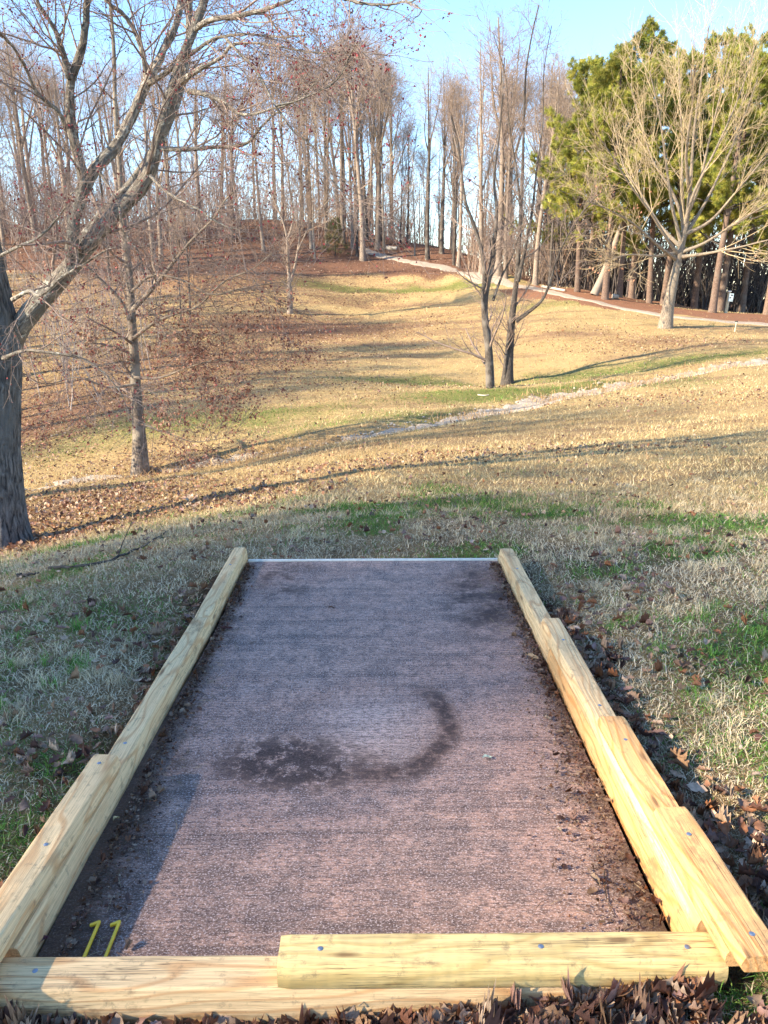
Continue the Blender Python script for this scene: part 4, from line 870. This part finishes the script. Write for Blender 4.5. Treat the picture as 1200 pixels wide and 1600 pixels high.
def place(pi, loc, s, rz, label, group=None, name=None, cat='tree', lean=0.0):
    lean = lean+rng.normal(0, .022)
    p = protos[pi]
    if not used[pi]: used[pi] = True; pch[pi] = children(p); o = p; pch[(pi, 'loc')] = True
    else:
        o = p.copy(); COL.objects.link(o)
        for c in pch[pi]: d = c.copy(); COL.objects.link(d); d.parent = o
        if 'group' in o: del o['group']
    o.location = [float(v) for v in loc]; o.scale = (s, s, s) if np.isscalar(s) else s; o.rotation_euler = (0, lean, rz); o['label'] = label
    if group: o['group'] = group
    return o
def tree_at(pi, px, py, top, label, group=None, sx=1.0, lean=0.0):
    b = hit(px, py); d = ray(px, top); zt = EYE+d[2]*b[1]/d[1]; h = max(zt-b[2], 4); s = h/PROTOH[pi]
    return place(pi, b, (s*sx, s*sx, s), rng.random()*6.28, label, group, lean=lean)
named = [(0, 567, 407, 45, 'thick grey trunked tree at the start of the gravel path, tallest of the hill'),
         (1, 412, 392, 130, 'grey trunked tree up the slope left of the lone young tree'),
         (5, 492, 404, 170, 'slim white stemmed tree standing before the evergreen bush'),
         (1, 487, 388, 100, 'pale trunked tree just behind the slim white stem'),
         (4, 558, 400, 120, 'thin dark stem standing right against the thick grey trunk'),
         (2, 551, 388, 110, 'pale ruddy trunk left of the thick grey trunk'),
         (3, 590, 389, 90, 'broad trunk just over the path beyond the thick grey one'),
         (5, 600, 390, 120, 'pale leaning trunk beside the broad one over the path'),
         (5, 648, 399, 230, 'thin tan trunk upslope of the path by the dark thick tree'),
         (6, 668, 406, 105, 'dark thick tree on the upper side of the path'),
         (1, 716, 417, 130, 'pale trunk beside the path bend, right one of two'),
         (4, 709, 414, 150, 'dark trunk beside the path bend, left one of two'),
         (7, 625, 380, 210, 'dark curved trunk on the crest above the path, silhouetted on sky'),
         (7, 636, 381, 190, 'dark trunk on the crest, next right of the curved one'),
         (6, 690, 396, 110, 'dark trunk on the crest behind the path bend'),
         (2, 752, 428, 60, 'ruddy trunk at the wood edge behind the left tree of the valley pair'),
         (3, 778, 430, 25, 'tall tree at the wood edge rising above the valley pair'),
         (1, 790, 434, 120, 'slanting pale trunk at the wood edge just right of the valley pair'),
         (0, 836, 446, 110, 'trunk at the wood edge next to the first pine'),
         (7, 858, 450, 180, 'thin dark trunk at the wood edge behind the white log'),
         (7, 283, 500, 330, 'left one of two thin stems growing behind the young oak'),
         (7, 298, 508, 300, 'right one of two thin stems growing behind the young oak')]
for a in named: tree_at(*a)
# deep wood beyond: nothing tells these apart
def fill(n, pxr, Yr, topf, lab, grp, kinds, smin=.8, minY=0):
    for i in range(n):
        px = rng.uniform(*pxr); Y = rng.uniform(*Yr); x = (px-600)/F*Y*1.0+Y*math.tan(YAW); z = H1(x, Y)
        top = topf(px)+rng.normal(0, 26); d = ray(px, top); zt = EYE+d[2]*Y/d[1]; h = float(np.clip(zt-z, 6, 24))
        pi = int(rng.choice(kinds)); s = h/PROTOH[pi]; w_ = s*rng.uniform(.8, 1.15)
        place(pi, (x, Y, z-.05), (w_, w_, s), rng.random()*6.28, lab, grp)
top_left = lambda px: np.interp(px, [-150, 100, 300, 420, 520, 570, 600, 640, 660, 700, 760, 820, 880, 1000, 1250], [60, 70, 110, 110, 90, 60, 120, 200, 190, 150, 110, 110, 160, 100, 90])
fill(26, (330, 625), (68, 100), top_left, 'bare tree in the wood covering the hilltop above the path', 'bare trees of the hilltop wood', [0, 1, 2, 3, 6, 7])
fill(42, (-160, 340), (50, 98), top_left, 'bare tree in the dense wood left of the hilltop', 'bare trees of the wood on the left', [0, 1, 2, 3, 4, 6])
fill(20, (690, 885), (60, 95), top_left, 'bare tree in the wood between the path and the pines', 'bare trees between path and pines', [0, 1, 2, 3, 6, 7])
fill(30, (600, 860), (80, 108), lambda p: 275, 'small bare tree on the back slope behind the crest', 'small trees behind the crest', [4, 7, 5])
fill(26, (880, 1320), (60, 95), lambda p: 300, 'bare tree in the shaded wood behind the pines', 'bare trees behind the pines', [2, 4, 6, 7])
fill(9, (-170, 40), (22, 42), lambda p: 60, 'reddish bare tree behind the big maple', 'bare trees behind the maple', [2, 4, 7])

# woodland off to the left and behind the viewpoint that throws the long shadows
for i, (x, y, pi, h) in enumerate([(-19, 8, 3, 17), (-26, 17, 0, 18), (-31, 27, 2, 18), (-35, 38, 3, 18), (-24, 33, 6, 17), (-40, 50, 0, 18), (-33, 12, 1, 18), (-44, 30, 2, 18), (-30, 55, 3, 18), (-22, 46, 2, 15), (-48, 42, 6, 18), (-38, 62, 1, 18)]):
    place(pi, (x, y, H1(x, y)), h/PROTOH[pi], rng.random()*6.28, 'bare tree of the wood beyond the left edge of the picture', 'trees beyond the left edge')

# ------------------------------------------------------------------ pines
NEEDC = np.array([[.25, .27, .04], [.34, .34, .06], [.15, .18, .04], [.42, .38, .09]])
def needles(C, D, nb, L, wd, cols):
    """sprays of needles at points C pointing roughly along D"""
    m = len(C); d = D[:, None]*.9+rng.normal(0, .62, (m, nb, 3)); d[..., 2] += .12; d /= np.linalg.norm(d, axis=2, keepdims=True); w_ = np.cross(d, rng.normal(size=(m, nb, 3))); w_ /= np.linalg.norm(w_, axis=2, keepdims=True)
    l = L*(.6+.6*rng.random((m, nb, 1))); B = C[:, None]+rng.normal(0, .05, (m, nb, 3))
    V = np.stack([B-w_*wd*.5, B+w_*wd*.5, B+d*l], 2).reshape(-1, 3); F_ = np.arange(m*nb*3).reshape(-1, 3); return V, F_, np.repeat(np.repeat(cols, nb, 0)*(.8+.4*rng.random((m*nb, 1))), 3, 0)
def pine_proto(h, r, first, nl=34, dens=1.0, name='pine_tree', wid=.2, bark=None):
    P, Rr = rtrunk(h, r, wig=.012); Rr = r*(1-.8*np.linspace(0, 1, 40))*(1+.25*np.exp(-np.linspace(0, 1, 40)*40))
    root = empty(name, (0, 0, 0)); root['label'] = '-'; root['category'] = 'tree'
    tb = Tubes(); tb.add(P[None], Rr[None], 14); o = tb.build('trunk', bark or M_pine, root)
    P1, R1 = grow(P[None], Rr[None], nl, first, .985, 1.25, .18, h*wid, .28, 9, .08, .045, .32, .02, shrink=.72)
    P2, R2 = grow(P1, R1, 8, .3, 1, .75, .2, h*.06, .3, 6, .10, .06, .5, .010, shrink=.4)
    P3, R3 = grow(P2, R2, 5, .25, 1, .7, .25, h*.03, .3, 4, .10, .09, .6, .007)
    tw = Tubes(); tw.add(P1, R1, 6); tw.add(P2, R2, 4); tw.add(P3, R3, 3); tw.build('limbs', M_dark if bark is None else bark, root)
    C = np.concatenate([P3[:, -1], P3[:, 2], P2[:, -1]]); D = np.concatenate([P3[:, -1]-P3[:, -2], P3[:, 2]-P3[:, 1], P2[:, -1]-P2[:, -2]]); D /= np.linalg.norm(D, axis=1, keepdims=True)
    k = rng.random(len(C)) < dens; C, D = C[k], D[k]; cl = vnoise(C[:, 0]*.9+C[:, 2]*.8, C[:, 1]*.9, 33)
    V, F_, Cc = needles(C, D, 36, .30, .026, NEEDC[rng.integers(0, 4, len(C))]*(.7+.7*cl)[:, None])
    make_mesh('crown', V, [F_], M_needle, root, cols=Cc); return root
npro = len(protos)
protos += [pine_proto(17, .27, .27, 38, wid=.27), pine_proto(16, .24, .33, 36, wid=.25), pine_proto(15, .22, .22, 34, .9, wid=.27)]; PROTOH += [17, 16, 15]; used += [False]*3
A_, B_, C_ = npro, npro+1, npro+2
for a in [(B_, 902, 456, 120, 'left pine of the row, slim upright trunk behind the white log'),
          (A_, 945, 467, 95, 'second pine from the left, grey upright trunk beside a leaning dead stem'),
          (B_, 968, 464, 130, 'third pine from the left, reddish lit trunk'),
          (C_, 1014, 474, 125, 'pine with leaning trunk just left of the big spreading tree'),
          (B_, 1036, 477, 110, 'pine whose trunk shows right behind the spreading tree'),
          (A_, 1113, 488, 85, 'thick lit pine trunk right of the spreading tree'),
          (C_, 1124, 487, 85, 'dark shaded pine right behind the thick lit one'),
          (A_, 1198, 492, 100, 'pine at the right edge beyond the sign post')]:
    tree_at(*a, sx=1.0)
for x, y, pi, h, s in []: pass
b = at(1085, 470, 54); place(B_, (b[0], b[1], H1(b[0], b[1])), 0.98, 1.0, 'green pine standing behind the row, its crown filling the gap over the spreading tree')
b = at(920, 460, 58); place(C_, (b[0], b[1], H1(b[0], b[1])), 0.95, 4.0, 'green pine set back between the first two pines')
b = at(1160, 480, 56); place(A_, (b[0], b[1], H1(b[0], b[1])), 0.88, 5.0, 'green pine set back behind the sign post')
b = at(985, 470, 55); place(A_, (b[0], b[1], H1(b[0], b[1])), .95, 2.0, 'green pine behind the third trunk of the row')

# trees behind the viewpoint whose crowns shade the pad
def shade(pi, q, s, sc, label):
    x = q*math.cos(SUN_AZ)+s*math.sin(SUN_AZ); y = -q*math.sin(SUN_AZ)+s*math.cos(SUN_AZ); place(pi, (x, y, H1(x, y)), sc, rng.random()*6, label, 'trees behind the viewpoint')
for pi, q, s, sc in [(3, -5.2, -32, 1.0), (0, -5.8, -24, .95), (3, -4.4, -30, .95), (6, -5.2, -36, 1.0), (2, -6.2, -32, .9), (7, -2.6, -27, 1.0), (1, -3.0, -31, 1.05), (0, -5.6, -34, 1.1), (2, -2.9, -20, .85)]: shade(pi, q, s, sc, 'tree standing behind the viewpoint, shading the tee')

# ------------------------------------------------------------------ undergrowth and thicket
def thicket(name, label, n, pxr, Yr, hr, r, col, twigs=5, lean=.2, lf=0):
    px = rng.uniform(*pxr, n); Y = rng.uniform(*Yr, n); X = (px-600)/F*Y+Y*math.tan(YAW); Z = height(X, Y); k = 6; P = np.empty((n, k, 3)); P[:, 0] = np.stack([X, Y, Z-.1], 1); d = rng.normal(0, lean, (n, 3)); d[:, 2] = 1; h = rng.uniform(*hr, n)
    for j in range(1, k): d = d+rng.normal(0, .10, (n, 3)); d[:, 2] = np.maximum(d[:, 2], .4); P[:, j] = P[:, j-1]+d/np.linalg.norm(d, axis=1, keepdims=True)*(h/(k-1))[:, None]
    Rr = r*(.6+.8*rng.random((n, 1)))*(1-.7*np.linspace(0, 1, k))[None]; T = Tubes(); c = np.array(col)[rng.integers(0, len(col), n)]; T.add(P, Rr, 4, col=c)
    Q, QR = grow(P, Rr, twigs, .15, 1, .7, .25, np.mean(hr)*.28, .3, 5, .12, .04, .5, r*.3); T.add(Q, QR, 3, col=np.repeat(c, twigs, 0)*1.1)
    o = T.build(name, M_leaf2, smooth=True); tag(o, label, 'undergrowth', kind='stuff')
    if lf:
        pts = Q[rng.integers(0, len(Q), lf), rng.integers(1, 5, lf)]; V, Fc, Cc = cards(pts, .13, BROWN[rng.integers(0, 4, lf)]*np.array([1.0, .85, .85]), droop=.3)
        o2 = make_mesh('dead_leaves', V, [Fc], M_leaf, cols=Cc); tag(o2, 'russet dead leaves hanging in the '+label.split(' ', 1)[1], 'leaves', kind='stuff')
M_leaf2 = vcol_mat('brush_stems', .9, .15, 0, .3, 6)
thicket('undergrowth', 'dark thicket of thin stems filling the wood behind the pines', 1500, (850, 1330), (56, 80), (5, 11), .05, [[.10, .085, .08], [.16, .13, .11], [.07, .06, .06]], 6)
thicket('undergrowth', 'pale brushy thicket at the wood edge between path and pines', 420, (725, 900), (57, 75), (2, 6), .03, [[.28, .20, .15], [.2, .15, .12]], 6, lf=900)
thicket('undergrowth', 'reddish thicket covering the hill shoulder on the left', 1700, (-160, 390), (68, 95), (3, 9), .03, [[.30, .22, .19], [.22, .16, .15], [.40, .32, .27]], 7, lf=1500)
thicket('undergrowth', 'thin brown brush along the crest behind the path', 700, (590, 870), (80, 112), (3, 9), .03, [[.20, .15, .13], [.28, .21, .17]], 7)
thicket('undergrowth', 'thin russet saplings among the trunks on the hilltop', 620, (395, 640), (72, 96), (2, 8), .025, [[.26, .18, .15], [.32, .25, .2]], 6, lf=700)
thicket('undergrowth', 'tangle of reddish bare saplings beyond the young oak', 150, (-130, 260), (24, 50), (2.5, 6.5), .022, [[.30, .22, .19], [.42, .34, .28]], 9, lf=500)

# small cedar like evergreen bush
def bush():
    b = hit(524, 400); root = empty('evergreen_bush', b); tag(root, 'loose dark evergreen bush growing among the hilltop trunks', 'bush'); n = 190
    t = rng.random(n)**.8; h = 2.7; a = rng.random(n)*6.28; rad = (1-t*.8)*1.25*(.2+.8*rng.random(n))+.08; C = np.stack([rad*np.cos(a), rad*np.sin(a), .15+t*h], 1); D = C*np.array([1, 1, .15])+np.array([0, 0, .5]); D /= np.linalg.norm(D, axis=1, keepdims=True)
    V, F_, Cc = needles(C, D, 16, .34, .035, np.array([[.11, .12, .05], [.17, .16, .07], [.24, .18, .10]])[rng.integers(0, 3, n)]); make_mesh('foliage', V, [F_], M_needle, root, cols=Cc)
    T = Tubes(); P, Rr = rtrunk(2.9, .05, wig=.01); T.add(P[None], Rr[None], 6); T.build('stem', M_dark, root)
bush()

# ------------------------------------------------------------------ posts, logs
def box_bm(V, sx, sy, z0, z1, cx=0, cy=0):
    pass
def boxmesh(name, cx, cy, cz, sx, sy, sz, m, parent, bev=.01, rot=None):
    me = bpy.data.meshes.new(name); v = [(cx+a*sx/2, cy+b_*sy/2, cz+c*sz/2) for a in (-1, 1) for b_ in (-1, 1) for c in (-1, 1)]
    me.from_pydata(v, [], [(0, 1, 3, 2), (4, 6, 7, 5), (0, 4, 5, 1), (2, 3, 7, 6), (0, 2, 6, 4), (1, 5, 7, 3)]); me.materials.append(m); o = bpy.data.objects.new(name, me); COL.objects.link(o); o.parent = parent
    bv = o.modifiers.new('b', 'BEVEL'); bv.width = bev; bv.segments = 2
    if rot: o.rotation_euler = rot
    return o
M_post = plain('weathered_post', (.50, .43, .28), .8, .2, .2, 12); M_sign = plain('sign_face', (.50, .62, .66), .5, .4, .1, 5); M_black = plain('sign_print', (.03, .035, .04), .5, .3, .1, 5); M_white = plain('white_cap', (.75, .76, .74), .5, .3, .05, 5)
b = hit(1134, 489); k = b[1]/F; sp = empty('sign_post', b); sp.rotation_euler = (0, .06, 0); tag(sp, 'pale timber post with a small light blue sign beside the pines', 'sign post')
hp = 31*k; boxmesh('post', 0, 0, hp/2-.1, .15, .15, hp+.2, M_post, sp, .02); boxmesh('cap', 0, 0, hp+.03, .17, .17, .06, M_white, sp, .02)
sg = boxmesh('sign_board', .10, -.10, hp*.74, .26, .03, .44, M_sign, sp, .006)
for dx, dz, ww, hh in [(.02, .13, .12, .07), (-.04, -.02, .10, .07), (.03, -.14, .14, .03)]:
    o = boxmesh('printed_mark', .10+dx, -.118, hp*.74+dz, ww, .006, hh, M_black, sg, .001)
b = hit(1148, 518); st = empty('marker_stake', b); st.rotation_euler = (0, .05, 0); tag(st, 'thin white marker stake with a dark top in the grass before the path', 'stake'); k = b[1]/F
boxmesh('stake', 0, 0, 7*k, .035, .035, 15*k, plain('stake_paint', (.72, .64, .46), .7, .2), st, .005); boxmesh('top_cap', 0, 0, 15*k, .13, .05, .05, M_black, st, .01)
def log(label, pts, r, m, name='fallen_log', lift=.8):
    P = [hit(*a)+np.array([0, 0, r*lift]) for a in pts]; Pk, Rk = resample(P, np.linspace(r, r*.75, len(P)), 24); Rk = Rk*(1+.06*rng.normal(size=24)); Rk[0] *= .1; Rk[-1] *= .1; Pk[0] = Pk[1]+(Pk[0]-Pk[1])*.05; Pk[-1] = Pk[-2]+(Pk[-1]-Pk[-2])*.05
    T = Tubes(); T.add(Pk[None], Rk[None], 12); tag(T.build(name, m), label, 'log')
M_bleach = bark_mat('bleached_wood', (.32, .27, .21), (.60, .54, .45), None, 1, .01, .5)
log('bleached fallen log lying in leaves above the bend of the path', [(604, 390), (612, 391), (621, 391)], .20, M_bleach)
log('long pale log lying along the wood edge left of the first pine', [(845, 449), (862, 452), (884, 456)], .09, M_bleach)
log('short pale log at the foot of the third pine', [(957, 466), (966, 467)], .15, M_bleach)
log('thin bleached stick on the grass at the foot of the valley pair', [(746, 618), (756, 619), (765, 618)], .02, M_bleach, 'stick', 1.2)
b = hit(928, 461); T = Tubes(); p, r_ = resample([b, b+np.array([.5, .1, 1.2]), b+np.array([1.1, .2, 3.0]), b+np.array([1.5, .3, 4.6])], [.26, .2, .16, .05], 20); T.add(p[None], r_[None], 12); tag(T.build('dead_trunk', M_wood), 'broken leaning dead trunk between the first two pines', 'dead tree')
